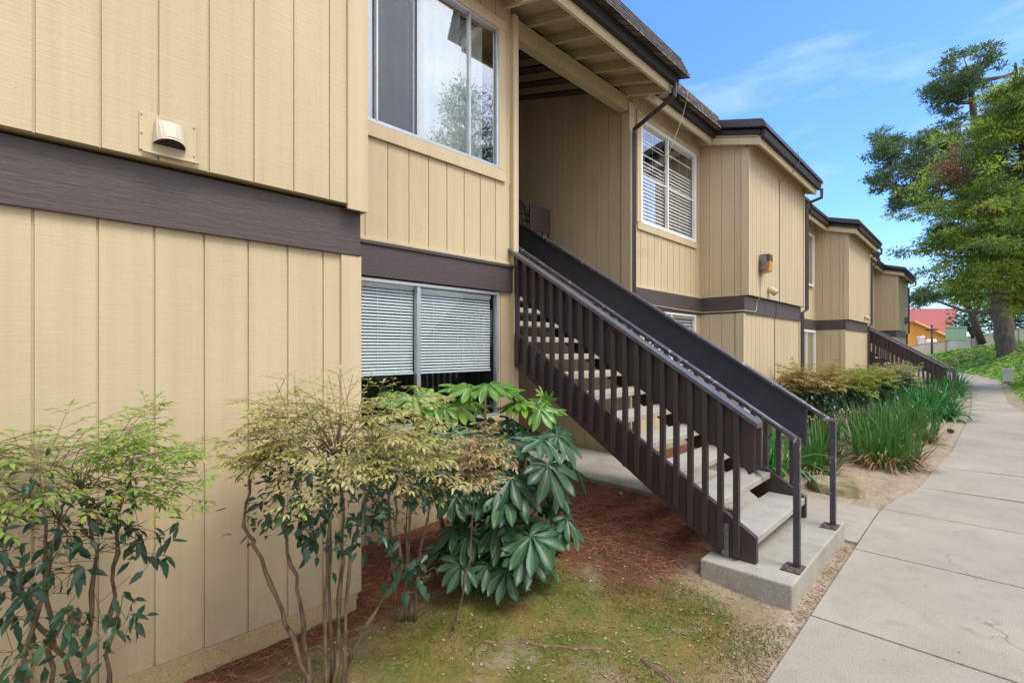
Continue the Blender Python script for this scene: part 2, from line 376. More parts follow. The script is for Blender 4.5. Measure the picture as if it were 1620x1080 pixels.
def roof(parent,xa,xb,ye,fa=0,fb=0,dz=0,yr=9.5,shing='gutter',over=.05,rafters=False):
    """xa..xb tan frame; dark gutter layer and top layer stand proud of it"""
    z=lambda y:zroof(y)+dz
    m=MB(); yy=ye+.03
    m.prism_x([(yy,z(yy)+.115),(yr,z(yr)+.115),(yr,z(yr)+.18),(yy,z(yy)+.18)],xa-over*.3,xb+over*.3)
    r=m.build('roof',M['soffit'],parent)
    m=MB(); m.prism_x([(ye,z(ye)),(ye+.035,z(ye)),(ye+.035,z(ye)+.14),(ye,z(ye)+.14)],xa,xb); m.build('fascia',M['trim'],r,bevel=.003)
    for x,fl in ((xa,fa),(xb-.035,fb)):
        if fl:
            m=MB(); m.prism_x([(ye+.036,z(ye+.036)),(3.62,z(3.62)),(3.62,z(3.62)+.112),(ye+.036,z(ye+.036)+.112)],x,x+.035); m.build('rake_board',M['trim'],r,bevel=.003)
    m=MB(); y0=ye-.075
    m.prism_x([(y0+.015,z(ye)+.10),(ye-.004,z(ye)+.10),(ye-.004,z(ye)+.215),(y0,z(ye)+.215)],xa-.02,xb+over+.03); m.build('gutter',M['gutter_dark'],r,bevel=.004)
    if fa or fb:
        m=MB(); m.prism_x([(ye+.0,z(ye)+.142),(6,z(6)+.142),(6,z(6)+.22),(ye,z(ye)+.22)],xa-over*.6,xb+over*.6); m.build('drip_edge',M['gutter_dark'],r)
    m=MB(); y1=ye-.10; zt=z(ye)
    if shing=='shingle':
        # several courses of thick shakes over the eave
        for k in range(5):
            a=y1-.075+k*.022; b=zt+.185+k*.053
            m.prism_x([(a,b),(yr,b+.27*(yr-a)),(yr,b+.27*(yr-a)+.06),(a+.012,b+.058)],xa-over,xb+over+.12-k*.012)
    else:
        m.prism_x([(y1,zt+.222),(yr,zt+.222+.27*(yr-y1)),(yr,zt+.36+.27*(yr-y1)),(y1+.05,zt+.36),(y1+.02,zt+.31),(y1+.02,zt+.285),(y1,zt+.275)],xa-over*1.6,xb+over*1.6+.03)
    m.build('shingles' if shing=='shingle' else 'roof_edge',M[shing],r,bevel=.006 if shing!='shingle' else 0)
    if rafters:
        k=xa+.42
        while k<xb-.1:
            m=MB(); m.prism_x([(ye+.04,z(ye+.04)+.012),(8.9,z(8.9)+.012),(8.9,z(8.9)+.113),(ye+.04,z(ye+.04)+.113)],k-.022,k+.022)
            m.build('rafter',M['soffit'],r)
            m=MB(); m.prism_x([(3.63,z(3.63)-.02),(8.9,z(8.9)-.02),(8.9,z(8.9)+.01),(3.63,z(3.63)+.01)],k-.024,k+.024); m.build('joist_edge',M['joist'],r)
            m=MB(); m.prism_x([(3.63,z(3.63)+.106),(8.9,z(8.9)+.106),(8.9,z(8.9)+.113),(3.63,z(3.63)+.113)],k+.0225,k+.382); m.build('ceiling_board',M['joist'],r); k+=.405  # joist edges and boards inside the beam coloured dark to stand for shade
    return r
def window(parent,x0,x1,y,z0,z1,mulls,fmat='alu',fw=.028,glass='glass',fill=None,split=None):
    f=MB(); d=.045
    f.box(x0,x1,y-.012,y+d,z0,z0+fw); f.box(x0,x1,y-.012,y+d,z1-fw,z1)
    f.box(x0,x0+fw,y-.010,y+d,z0+fw,z1-fw); f.box(x1-fw,x1,y-.010,y+d,z0+fw,z1-fw)
    fr=f.build('window',M[fmat],parent,bevel=.002)
    xs=[x0+fw]+list(mulls)+[x1-fw]
    for k,mx in enumerate(mulls):
        m=MB(); w=.018 if k%2==0 else .012
        m.box(mx-w,mx+w,y-.004,y+d,z0+fw,z1-fw); m.build('mullion',M[fmat],fr,bevel=.002)
    if split:
        m=MB(); m.box(x0+fw,x1-fw,y+.006,y+.012,split-.008,split+.008); m.build('muntin',M[fmat],fr)
    for a,b in zip(xs,xs[1:]):
        m=MB(); m.box(a+.012,b-.012,y+.016,y+.020,z0+fw,z1-fw); m.build('glass_pane',M[glass],fr)
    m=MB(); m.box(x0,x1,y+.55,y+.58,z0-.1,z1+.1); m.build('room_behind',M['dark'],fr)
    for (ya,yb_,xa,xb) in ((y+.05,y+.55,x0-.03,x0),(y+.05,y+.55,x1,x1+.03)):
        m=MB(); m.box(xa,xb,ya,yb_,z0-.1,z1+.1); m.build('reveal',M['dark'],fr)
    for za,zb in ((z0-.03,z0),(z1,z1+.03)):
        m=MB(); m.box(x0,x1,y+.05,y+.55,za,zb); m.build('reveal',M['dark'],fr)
    return fr
def blinds(parent,x0,x1,y,z0,z1,pitch=.025,tilt=25,seed=0,gaps=(),w=.013):
    m=MB(); z=z1; r=random.Random(seed)
    while z>z0:
        t=radians(tilt+r.uniform(-3,3))
        if any(a<z<b for a,b in gaps) and r.random()<.75: z-=pitch; continue
        dy,dz=w*cos(t),w*sin(t); sag=r.uniform(-.001,.001)
        m.add([(x0,y-dy,z-dz),(x1,y-dy,z-dz+sag),(x1,y,z+.0025+sag),(x0,y,z+.0025),(x1,y+dy,z+dz+sag),(x0,y+dy,z+dz)],[(0,1,2,3),(3,2,4,5)])
        z-=pitch
    m.box(x0,x1,y-.014,y+.014,z0-.018,z0-.002); m.box(x0,x1,y-.016,y+.016,z1+.008,z1+.04)
    for k in (.18,.5,.82):
        xx=lerp(x0,x1,k); m.box(xx-.001,xx+.001,y-.016,y-.0145,z0,z1)
    return m.build('blinds',M['blind'],parent,normals=False)
def curtain(parent,x0,x1,y,z0,z1,mat,amp=.035,waves=9):
    m=MB(); n=90; rows=[z0,lerp(z0,z1,.5),z1]
    for i in range(n+1):
        t=i/n; a=amp*sin(t*waves*2*pi)+amp*.5*sin(t*waves*4.7+1)
        for z in rows: m.v.append((lerp(x0,x1,t),y+a,z))
    for i in range(n):
        for k in range(2): m.f.append((i*3+k,i*3+3+k,i*3+4+k,i*3+1+k))
    return m.build('curtain',M[mat],parent,smooth=True,normals=False)
def downspout(parent,pts,w=.055,d=.045,mat='gutter'):
    m=MB(); m.tube([Vector(p) for p in pts],w*.62,4); return m.build('downspout',M[mat],parent,bevel=.004)
def band(parent,x0,x1,yf,dz=0,ret_l=0,ret_r=0,ledge=False,mat='band'):
    m=MB(); m.box(x0,x1,yf,yf+.035,ZB0+dz,ZB1+dz); m.build('band_board',M[mat],parent,bevel=.003)
    for x,rt in ((x0,ret_l),(x1-.035,ret_r)):
        if rt: m=MB(); m.box(x,x+.035,yf+.036,rt,ZB0+dz,ZB1+dz); m.build('band_board',M[mat],parent,bevel=.003)
def bay(parent,xl,xr,dz=0,left=True,right=True,slope=None,tl=.05,tr=.12,zg=.12):
    yl,yu=2.80,2.72
    zt=lambda y: zroof(y)+dz+.11
    siding(parent,'x',yl,xl+(.0 if left else 0),xr,slope[0] if slope else zg,ZB0+dz+.01,-1,z0b=slope[1] if slope else None)
    siding(parent,'x',yu,xl,xr,ZB1+dz+.015,zt(yu)-.0,-1)
    band(parent,xl-.006,xr+.006,2.775,dz,3.5,3.5)
    for sgn,x,on in ((-1,xl,left),(1,xr,right)):
        if not on: continue
        siding(parent,'y',x,yl+.0,3.52,zg,ZB0+dz+.01,sgn,phase=2.93)
        siding(parent,'y',x,yu+.0,3.52,ZB1+dz+.015,lambda a:zt(a),sgn,phase=2.93)
    # corner trims
    for x,s,w in ((xl,-1,tl),(xr,1,tr)):
        for (yf,za,zb) in ((yl,(slope[1] if slope and s==1 else zg),ZB0+dz-.001),(yu,ZB1+dz-(.02 if s==1 and slope else -.005),zroof(yu)+dz+.0)):
            m=MB()
            xa,xb=(x-.016,x+w) if s==-1 else (x-w,x+.016)
            m.box(xa,xb,yf-.018,yf+.0005,za,zb)
            xs=(x-.016,x+.0005) if s==-1 else (x-.0005,x+.016)
            m.box(xs[0],xs[1],yf+.001,yf+.10,za,zb)
            m.build('corner_trim',M['trim'],parent,bevel=.003)
    m=MB(); m.box(xl+.032,xr-.032,2.832,3.46,.0,4.7+dz); m.build('wall_core',M['dark'],parent)
    m=MB(); m.box(xl+.031,xr-.031,2.752,2.831,ZB1+dz+.018,ZB1+dz+.04); m.build('overhang_board',M['soffit'],parent)
    # closing soffit board and thin foot trim on the side faces
    if left: board(parent,'foot_trim',xl-.012,xl+.002,2.83,3.48,ZB1+dz+.004,ZB1+dz+.03)
# ============== near building
B=thing('apartment_building','tan plywood sided two storey apartment building with the stairway, filling the left half','building',(3.7,3.5,0))
FND=MB(); FND.add([(-3.5,2.775,-.3),(1.535,2.775,-.3),(1.535,2.79,.163),(-3.5,2.79,.241),(-3.5,2.83,-.3),(1.535,2.83,-.3),(1.535,2.83,.163),(-3.5,2.83,.241)],[(0,3,2,1),(4,5,6,7),(0,1,5,4),(1,2,6,5),(2,3,7,6),(3,0,4,7)]); FND.build('foundation',M['foundation'],B)
bay(B,-3.6,1.55,left=False,slope=(.245,.165),tr=.115)
# recess wall 1 (x 1.55..3.71)
siding(B,'x',3.5,1.55,3.64,2.535,3.32,-1,phase=2.0)
siding(B,'x',3.5,1.55,3.64,.10,.98,-1,phase=2.0)
siding(B,'x',3.5,3.53,3.64,3.32,zroof(3.5)+.1,-1,phase=3.43); siding(B,'x',3.5,3.45,3.64,.98,ZB0,-1,phase=3.9)
siding(B,'x',3.5,1.55,3.53,4.93,zroof(3.5)+.1,-1,phase=2.0)
siding(B,'x',3.5,1.55,1.72,3.32,4.93,-1,phase=2.9); siding(B,'x',3.5,1.55,1.72,.98,ZB0,-1,phase=2.9)
board(B,'window_trim',1.70,3.545,3.475,3.499,3.322,3.434); board(B,'window_trim',1.70,3.545,3.475,3.499,4.82,4.93)
board(B,'window_trim',3.452,3.545,3.477,3.499,3.436,4.818); board(B,'window_trim',1.62,1.748,3.477,3.499,3.436,4.818)
m=MB(); m.box(1.556,3.633,3.465,3.5,ZB0,ZB1-.03); m.box(1.556,3.633,3.45,3.5,ZB1-.029,ZB1); m.build('band_board',M['band'],B,bevel=.003)
board(B,'ledge_trim',1.56,3.63,3.478,3.499,ZB1+.002,ZB1+.032)
board(B,'corner_trim',3.635,3.71,3.455,3.60,-.05,5.05)
# window 1 (upper)
W=window(B,1.75,3.45,3.49,3.436,4.818,[2.50,3.08],glass='glass')
m=MB(); m.box(2.10,2.47,3.481,3.483,3.46,4.79); m.build('insect_screen',M['screen'],W)
m=MB(); m.box(2.085,2.10,3.474,3.486,3.46,4.79); m.build('screen_frame',M['alu'],W)
curtain(W,1.78,2.46,3.59,3.44,4.8,'curtain',.035,6); curtain(W,2.52,3.33,3.60,3.44,4.8,'curtain2',.02,6)
# window 2 (lower)
W=window(B,1.75,3.45,3.49,1.00,2.212,[2.50],glass='glass_clear',fw=.026)
blinds(W,1.78,2.475,3.545,1.46,2.16,.0255,42,1); blinds(W,2.53,3.385,3.545,1.46,2.14,.0255,42,2)
board(B,'window_sill',1.72,3.50,3.44,3.50,.955,.998)
# breezeway
siding(B,'y',5.95,3.52,9.3,.18,lambda a:zroof(a)+.10,-1,phase=3.62)
siding(B,'y',3.71,3.6,9.3,.1,lambda a:zroof(a)+.10,1,phase=3.62)
siding(B,'x',9.2,3.7,5.96,.18,5.6+.9,-1,phase=3.9)
board(B,'corner_trim',5.932,5.949,3.5,3.61,.1,4.86); board(B,'corner_trim',5.932,6.06,3.480,3.499,.1,5.0)
board(B,'floor_slab',3.73,5.94,4.52,9.18,2.30,2.50,'pad'); board(B,'floor_beam',3.73,5.94,4.485,4.515,2.2,2.48,'stair')
m=MB(); m.box(3.712,5.93,3.50,3.62,4.87,5.06); BM=m.build('beam',M['soffit'],B,bevel=.004)
# inner joists under the breezeway roof
# recess wall 2
siding(B,'x',3.5,6.05,8.26,2.535,3.31,-1,phase=2.0); siding(B,'x',3.5,6.05,8.26,.1,1.0,-1,phase=2.0)
siding(B,'x',3.5,6.05,8.26,4.87,zroof(3.5)+.1,-1,phase=2.0); siding(B,'x',3.5,6.05,6.24,3.31,4.87,-1,phase=5.5)
siding(B,'x',3.5,6.05,6.3,1.0,ZB0,-1,phase=5.5); siding(B,'x',3.5,8.06,8.26,1.0,ZB0,-1,phase=5.5); siding(B,'x',3.5,8.06,8.26,3.31,4.87,-1,phase=5.5)
board(B,'window_trim',6.16,8.10,3.475,3.499,3.315,3.408); board(B,'window_trim',6.14,6.238,3.475,3.499,3.41,4.87); board(B,'window_trim',6.14,8.16,3.475,3.499,4.875,4.96)
m=MB(); m.box(6.06,8.243,3.465,3.5,ZB0,ZB1); m.build('band_board',M['band'],B,bevel=.003)
board(B,'ledge_trim',6.08,8.24,3.476,3.499,ZB1+.002,ZB1+.032)
W=window(B,6.24,8.06,3.485,3.41,4.87,[7.07],'white',.05,glass='glass_mid',split=4.10)
blinds(W,6.3,7.05,3.55,3.47,4.8,.052,58,3,gaps=((4.35,4.75),),w=.025); blinds(W,7.10,8.0,3.55,3.47,4.8,.052,58,4,gaps=((4.4,4.75),),w=.025)
W=window(B,6.3,8.06,3.49,1.0,2.212,[7.2],'white',.03,glass='glass_clear'); blinds(W,6.34,7.17,3.545,1.1,2.15,.05,60,5); blinds(W,7.23,8.02,3.545,1.1,2.15,.05,60,6)
bay(B,8.25,11.55,tl=.045,tr=.05)
siding(B,'x',3.5,11.5,13.9,.1,zroof(3.5)+.1,-1,phase=2.0)
# roofs of the near building
roof(B,-3.7,1.68,2.5,0,1,shing='gutter'); roof(B,1.70,3.46,3.22,0,0,shing='gutter',over=.02)
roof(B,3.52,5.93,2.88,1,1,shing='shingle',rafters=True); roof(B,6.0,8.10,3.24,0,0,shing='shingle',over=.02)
roof(B,8.13,11.60,2.5,1,1); roof(B,11.72,13.9,3.2,0,0,over=.02)
# downspouts
downspout(B,[(5.90,2.82,4.99),(5.90,2.82,4.83),(5.95,3.42,4.60),(5.95,3.42,4.5),(5.95,3.42,.2)],.06)
downspout(B,[(11.70,2.43,4.92),(11.70,2.43,4.74),(11.66,2.69,4.66),(11.66,2.69,4.5),(11.66,2.69,2.46),(11.60,2.76,2.40),(11.60,2.76,.1)],.07)
# ============== second building
B2=thing('apartment_building','second tan apartment building along the path, with its own brown staircase in front','building',(21,3.5,0))
D2=-.05
bay(B2,16.15,19.55,D2); bay(B2,26.7,30.3,D2-.02)
siding(B2,'x',3.5,14.0,16.2,.1,zroof(3.5)+.05,-1,phase=2.0); siding(B2,'x',3.5,19.5,20.0,.1,zroof(3.5)+.05,-1,phase=2.0)
siding(B2,'x',3.5,22.2,26.7,.1,zroof(3.5)+.05,-1,phase=2.0); siding(B2,'y',22.2,3.52,9,.1,5.0,-1); siding(B2,'y',20.0,3.52,9,.1,5.0,1)
siding(B2,'x',9.0,20,22.2,.1,6.3,-1)
m=MB(); m.box(14.0,16.14,3.46,3.5,ZB0+D2,ZB1+D2); m.build('band_board',M['band'],B2,bevel=.003)
m=MB(); m.box(22.2,26.69,3.46,3.5,ZB0+D2,ZB1+D2); m.build('band_board',M['band'],B2,bevel=.003)
W=window(B2,14.3,15.75,3.455,3.36,4.78,[15.0],'white',.05); curtain(W,14.35,15.7,3.6,3.4,4.75,'curtain',.02,5)
W=window(B2,14.3,15.9,3.455,1.0,2.16,[15.0],'white',.06,glass='glass_clear'); blinds(W,14.4,15.85,3.54,1.1,2.1,.05,60,8)
W=window(B2,23.2,25.2,3.455,3.36,4.78,[24.2],'white',.05); curtain(W,23.3,25.1,3.6,3.4,4.75,'curtain',.02,5)
board(B2,'floor_slab',20.02,22.18,4.52,8.9,2.25,2.45,'pad')
m=MB(); m.box(20.0,22.2,3.49,3.62,4.83,5.02); m.build('beam',M['soffit'],B2,bevel=.004)
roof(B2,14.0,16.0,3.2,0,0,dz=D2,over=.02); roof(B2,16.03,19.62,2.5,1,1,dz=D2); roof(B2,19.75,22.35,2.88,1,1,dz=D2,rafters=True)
roof(B2,22.5,26.5,3.2,0,0,dz=D2,over=.02); roof(B2,26.58,30.4,2.5,1,1,dz=D2-.02)
downspout(B2,[(19.72,2.43,4.87),(19.72,2.43,4.70),(19.66,2.69,4.6),(19.66,2.69,2.42),(19.60,2.76,2.36),(19.60,2.76,.1)],.07)
downspout(B2,[(30.5,2.43,4.85),(30.5,2.43,4.68),(30.42,2.69,4.58),(30.42,2.69,2.4),(30.36,2.76,2.34),(30.36,2.76,.1)],.07)
downspout(B2,[(22.45,2.82,4.95),(22.45,2.82,4.78),(22.4,3.42,4.5),(22.4,3.42,.1)],.06)

# ------------------------------------------------------------------ staircase
SL=.18/.2805
def staircase():
    S=thing('staircase','brown open-riser staircase with concrete treads rising from the near concrete pad','staircase',(4.3,1.15,.16),'brown outdoor staircases')
    y0=1.15; yt=4.50
    def top(y): return .345+SL*(y-y0)
    def bot(y): return .171+SL*(y-1.41)
    for xa,xb in ((3.652,3.695),(4.955,5.0)):
        m=MB(); m.prism_x([(y0,.165),(1.40,.165),(yt,bot(yt)),(yt,top(yt)),(y0+.0,top(y0))],xa,xb); m.build('stringer',M['stair'],S,bevel=.003)
    for k in range(12):
        z=.16+.18*(k+1); ya=y0+.2805*k; m=MB()
        m.box(3.697,4.953,ya+.006,ya+.006+.298,z-.055,z); t=m.build('tread',M['tread'],S,bevel=.007)
        m=MB(); m.box(3.697,3.735,ya+.03,ya+.27,z-.10,z-.056); m.box(4.915,4.953,ya+.03,ya+.27,z-.10,z-.056); m.build('bracket',M['stair'],t)
    r=random.Random(5)
    ys=[1.275+.1118*k for k in range(20)]
    for x0,side in ((3.612,0),(5.003,1)):
        for k,y in enumerate(ys):
            w=.020; zt=1.118+SL*(y-1.14); zb=max(.165+.02,bot(y)+r.uniform(.015,.07))
            if side==0 and k==9: zt-=.055; zb+=.01
            m=MB(); dx=r.uniform(-.001,.001)
            m.prism_x([(y-w,zb),(y+w,zb+.012),(y+w,zt+SL*w),(y-w,zt-SL*w)],x0+dx,x0+.038+dx); m.build('baluster',M['stair'],S,bevel=.003)
    # inner plywood guard panels under the rails
    for x0,yb,nm in ((3.654,4.5,'near'),(4.962,5.2,'far')):
        m=MB()
        if nm=='near':
            pts=[(1.165,.80),(1.20,.775),(1.26,.86),(1.33,.88),(1.5,.98),(yb,.86+SL*(yb-1.33)),(yb,1.125+SL*(yb-1.14)),(1.165,1.125+SL*(1.165-1.14))]
            m.prism_x([(a,b) for a,b in pts],x0,x0+.016)
        else:
            pts=[(1.138,.80),(yb,.80+SL*(yb-1.138)),(yb,1.172+SL*(yb-1.14)),(1.138,1.172)]
            m.prism_x(pts,4.93,4.95)
        m.build('guard_panel',M['panel'] if nm=='far' else M['stair'],S,bevel=.002)
    # sloping rail boards
    for x0,x1,ya in ((3.596,3.70,1.125),(4.965,5.06,1.16)):
        m=MB(); m.prism_x([(ya,1.122+SL*(ya-1.14)),(yt,1.122+SL*(yt-1.14)),(yt,1.16+SL*(yt-1.14)),(ya,1.16+SL*(ya-1.14))],x0,x1); m.build('rail_cap',M['cap'],S,bevel=.004)
    # end board of near guard
    m=MB(); m.prism_x([(1.125,.83),(1.163,.85),(1.163,1.12+SL*.02),(1.125,1.118)],3.674,3.70); m.build('end_board',M['stair'],S,bevel=.003)
    # pipe handrails with posts and base plates
    for x,px in ((3.80,3.80),(4.905,4.905)):
        m=MB(); yr=.935; zr=1.035
        pts=[(x,yr,zr)]
        n=26
        for i in range(1,n+1):
            y=lerp(yr,4.75,i/n); pts.append((x,y,zr+SL*(y-yr)))
        m.tube(pts,.0215,12); hr=m.build('handrail',M['pipe'],S,smooth=True)
        m=MB(); m.box(x-.021,x+.021,yr-.021,yr+.021,.17,zr+.012); m.build('rail_post',M['pipe'],hr,bevel=.004)
        m=MB(); m.box(x-.115,x+.05,yr-.045,yr+.075,.1615,.170); m.build('base_plate',M['rust'],hr,bevel=.002)
        for bx,by in ((-.085,.045),(-.085,-.015),(-.055,.05)):
            m=MB(); m.cyl(x+bx,yr+by,.17,.183,.011,6); m.build('bolt',M['steel'],hr)
        for yb in (1.9,2.95,4.0):
            m=MB(); zb=zr+SL*(yb-yr)-.012; s=-1 if x<4 else 1
            m.tube([(x,yb,zb),(x+s*.04,yb,zb-.05),(x+s*(.125 if x<4 else .022),yb,zb-.055)],.007,6); m.build('rail_bracket',M['pipe'],hr,smooth=True)
    # steel strap holding the stringer to the pad
    m=MB(); m.box(3.640,3.6515,1.335,1.385,.162,.40); m.build('strap',M['steel'],S,bevel=.002)
    for z in (.2,.36): m=MB(); m.tube([(3.645,1.36,z),(3.628,1.36,z)],.013,8); m.build('bolt',M['steel'],S)
    # torn strips hanging from the plywood corner
    m=MB(); r=random.Random(3)
    for k in range(46):
        y=1.17+r.random()*.13; z=.80+.5*(y-1.17)+r.uniform(-.0,.08); L=r.uniform(.03,.12)
        a=(3.672+r.uniform(-.004,.008),y,z); b=(a[0]+r.uniform(-.006,.006),y-L*.75+r.uniform(-.01,.01),z-L*.62)
        m.tube([a,b],[.0022,.0007],3)
    m.build('splinters',M['stair'],S)
    return S
S1=staircase()
S2=copy_tree(S1)
S2['label']='far brown staircase beside the second building, half hidden by shrubs'
S2.location=(4.3+16.1,1.15-.22,.16-.05)
# landing guard and chair at the stair head
m=thing('landing_railing','dark brown slatted railing on the upper landing at the head of the stairs','railing',(5.2,4.48,2.5))
g=MB(); g.box(5.02,5.46,4.46,4.485,3.28,3.62); g.build('top_board',M['stair'],m,bevel=.004)
for k in range(4):
    g=MB(); x=5.06+k*.12; g.box(x-.02,x+.02,4.462,4.483,2.3,3.279); g.build('slat',M['stair'],m)
m=thing('wicker_chair','round backed dark wicker chair on the upper landing','chair',(5.1,5.2,2.5))
g=MB(); R_=.42; cx,cy,cz=5.02,4.85,3.38
for i in range(13):     # woven shell: meridians and rings
    a=-1.2+2.4*i/12; g.tube([(cx+R_*sin(a)*cos(b),cy-.26*cos(a)*cos(b),cz+R_*sin(b)) for b in [t*.13 for t in range(-10,11)]],.012,5)
for j in range(12):
    b=-1.2+2.4*j/11; g.tube([(cx+R_*sin(a)*cos(b),cy-.26*cos(a)*cos(b),cz+R_*sin(b)) for a in [t*.13 for t in range(-10,11)]],.012,5)
g.build('backrest',M['panel'],m,smooth=True)
g=MB(); g.prism_z([(cx+.33*cos(t*pi/8),5.15+.30*sin(t*pi/8)) for t in range(16)],2.88,2.95); g.build('seat',M['panel'],m,bevel=.01)
for dx,dy in ((-.24,-.2),(.24,-.2),(-.24,.22),(.24,.22)):
    g=MB(); g.tube([(cx+dx*.8,5.15+dy*.8,2.88),(cx+dx*1.1,5.15+dy*1.1,2.5)],.016,8); g.build('leg',M['panel'],m,smooth=True)

# ------------------------------------------------------------------ wall fittings
V=thing('vent_hood','tan painted dryer vent hood on the near wall above the brown band','vent',(.55,2.72,2.6),'wall vents')
m=MB(); m.box(.445,.665,2.712,2.7195,2.545,2.715); m.build('back_plate',M['trim'],V,bevel=.001)
m=MB(); m.box(.455,.675,2.695,2.7115,2.533,2.543); m.build('lower_lip',M['trim'],V,bevel=.001)
m=MB(); n=10; top=[];bot=[]
hv=M['white'] and simple('vent_cream_plastic',(.54,.45,.33),.5,.02,5,bstr=0)
P0=[];P1=[]
for i in range(n+1):
    a=pi*i/n; P0.append((.556-.052*cos(a)*1.0,2.710-.016*sin(a)-.004,2.690)); P1.append((.556-.062*cos(a),2.711-.072*sin(a),2.580+.016*sin(a)))
m.add(P0+P1,[(i,i+1,n+2+i,n+1+i) for i in range(n)]+[])
h_=m.build('hood',hv,V,smooth=False,normals=False); md=h_.modifiers.new('s','SOLIDIFY'); md.thickness=.003
m=MB(); m.v=[(x,y+.0015,z+.004) for x,y,z in P1]+[(x,y+.0015,z+.012) for x,y,z in P1]; k=n+1; m.f=[tuple(range(k)),tuple(range(2*k-1,k-1,-1))]+[(i,k+i,k+(i+1)%k,(i+1)%k) for i in range(k)]; m.build('duct_opening',M['dark'],V)
for bx,bz in ((.453,2.705),(.655,2.705),(.453,2.62),(.655,2.57)):
    m=MB(); m.tube([(bx,2.712,bz),(bx,2.707,bz)],.004,8); m.build('screw',M['trim'],V)
def vent_small(x,dz,label):
    v=thing('vent_hood',label,'vent',(x,2.72,2.6+dz),'wall vents')
    m=MB(); m.tube([(x-.02,2.72,2.68+dz),(x,2.66,2.66+dz),(x+.02,2.60,2.60+dz)],[.05,.055,.06],12); m.build('hood',M['trim'],v,smooth=True)
    m=MB(); m.tube([(x+.02,2.602,2.602+dz),(x+.0208,2.598,2.598+dz)],.052,12); m.build('duct_opening',M['dark'],v)
    return v
vent_small(9.25,0,'small tan vent hood low on the bay wall, below the amber wall lamp')
vent_small(18.6,-.05,'tiny tan vent hood on the bay wall of the second building')
amber=simple('amber_lens',(.55,.27,.04),.3,.2,20,bstr=.1)
def wall_lamp(x,dz,label,lens):
    L=thing('wall_lamp',label,'wall lamp',(x,2.72,3.1+dz),'wall lamps')
    m=MB(); m.box(x-.09,x+.09,2.56,2.715,3.10+dz,3.21+dz); m.build('housing',M['band'],L,bevel=.006)
    m=MB(); m.prism_x([(2.57,2.93+dz),(2.70,2.90+dz),(2.71,3.098+dz),(2.555,3.098+dz)],x-.08,x+.08); m.build('lens',lens,L,bevel=.008)
    m=MB(); m.box(x-.11,x-.092,2.60,2.719,2.95+dz,3.19+dz); m.build('side_plate',M['steel'],L,bevel=.003)
    r=random.Random(int(x)); g=MB()
    for k in range(60):
        a=Vector((x-.10+r.uniform(-.06,.03),2.69+r.uniform(-.03,.02),2.93+dz+r.uniform(-.08,.2))); g.tube([a,a+Vector((r.uniform(-.06,.06),r.uniform(-.03,.01),r.uniform(-.06,.05)))],.002,3)
    g.build('cobweb_debris',M['dark'],L)
wall_lamp(8.86,0,'amber wall lamp with dark housing and cobwebs on the middle bay wall',amber)
wall_lamp(29.2,-.1,'dark wall lamp high on the farthest bay wall',M['band'])
cab=simple('cable_sheath',(.16,.13,.10),.6,.2,20,bstr=0); cab2=simple('pale_cable',(.45,.40,.33),.6,.2,20,bstr=0)
m=MB(); m.tube([(8.80,2.700,2.93),(8.80,2.705,2.62),(8.80,2.700,2.52),(8.80,2.765,2.45),(8.78,2.765,2.30),(8.70,2.765,2.265),(8.35,2.765,2.26),(8.22,2.77,2.262),(8.235,3.2,2.262),(8.23,3.45,2.262),(7.4,3.455,2.262),(6.3,3.455,2.285)],.007,6)
tag(m.build('cable',cab2,smooth=True),'pale conduit dropping from the amber wall lamp and running along the brown band','cable')
m=MB(); m.tube([(9.86,2.42,5.16),(9.86,2.38,4.98),(9.86,2.50,4.80),(9.86,2.708,4.70),(9.87,2.708,3.9),(9.855,2.708,3.2),(9.865,2.708,2.53),(9.86,2.762,2.49),(9.86,2.762,2.23),(9.855,2.788,2.2),(9.86,2.788,1.2),(9.85,2.788,.1)],.006,5)
tag(m.build('cable',cab,smooth=True),'thin dark cable running down the middle bay wall from roof edge to ground','cable')
m=MB(); pts=[]
for i in range(30):
    t=i/29; x=lerp(6.8,6.75,t)-.1*sin(t*3); 
    pts.append((x+.05*sin(t*9),3.05+.30*min(1,t*1.6),lerp(5.30,3.35,t)))
pts+=[(6.6,3.42,3.18),(6.4,3.45,3.08),(6.2,3.46,3.04),(6.02,3.46,3.0)]
m.tube(pts,.004,5); tag(m.build('cable',cab2,smooth=True),'thin loose pale cable dangling from the eave across the white framed window','cable')
m=MB(); m.cyl(6.15,3.1,5.02,5.30,.07,14); rc=m.build('roof_flue',M['steel'],smooth=True); tag(rc,'small grey metal flue with dark cap on the roof edge beside the stair roof','flue')
m=MB(); m.tube([(6.15,3.1,5.30),(6.15,3.1,5.35),(6.15,3.1,5.40)],[.10,.10,.03],14); m.build('flue_cap',M['gutter_dark'],rc,smooth=True)
#@@PLANTS@@
# ------------------------------------------------------------------ plants
L_new=leafmat('nandina_new_leaf',[(.32,.31,.08),(.46,.42,.17),(.50,.38,.20),(.24,.29,.06),(.42,.44,.15),(.50,.46,.24)],.45,.3)
L_green=leafmat('nandina_light_green',[(.13,.25,.035),(.24,.34,.06),(.36,.36,.07),(.10,.20,.035),(.30,.38,.08)],.38,.3)
L_tan=leafmat('nandina_pinkish_leaf',[(.42,.27,.15),(.48,.36,.20),(.34,.26,.11),(.40,.38,.14),(.36,.19,.11)],.45,.25)
L_old=leafmat('nandina_old_leaf',[(.025,.065,.034),(.04,.095,.045),(.018,.048,.028),(.06,.12,.045)],.36,.18,spec=.5)
L_fat=leafmat('fatsia_dark_leaf',[(.018,.06,.024),(.028,.085,.032),(.042,.11,.04),(.02,.062,.028)],.38,.15,vein=(.12,.20,.08),spec=.42,bstr=.3)
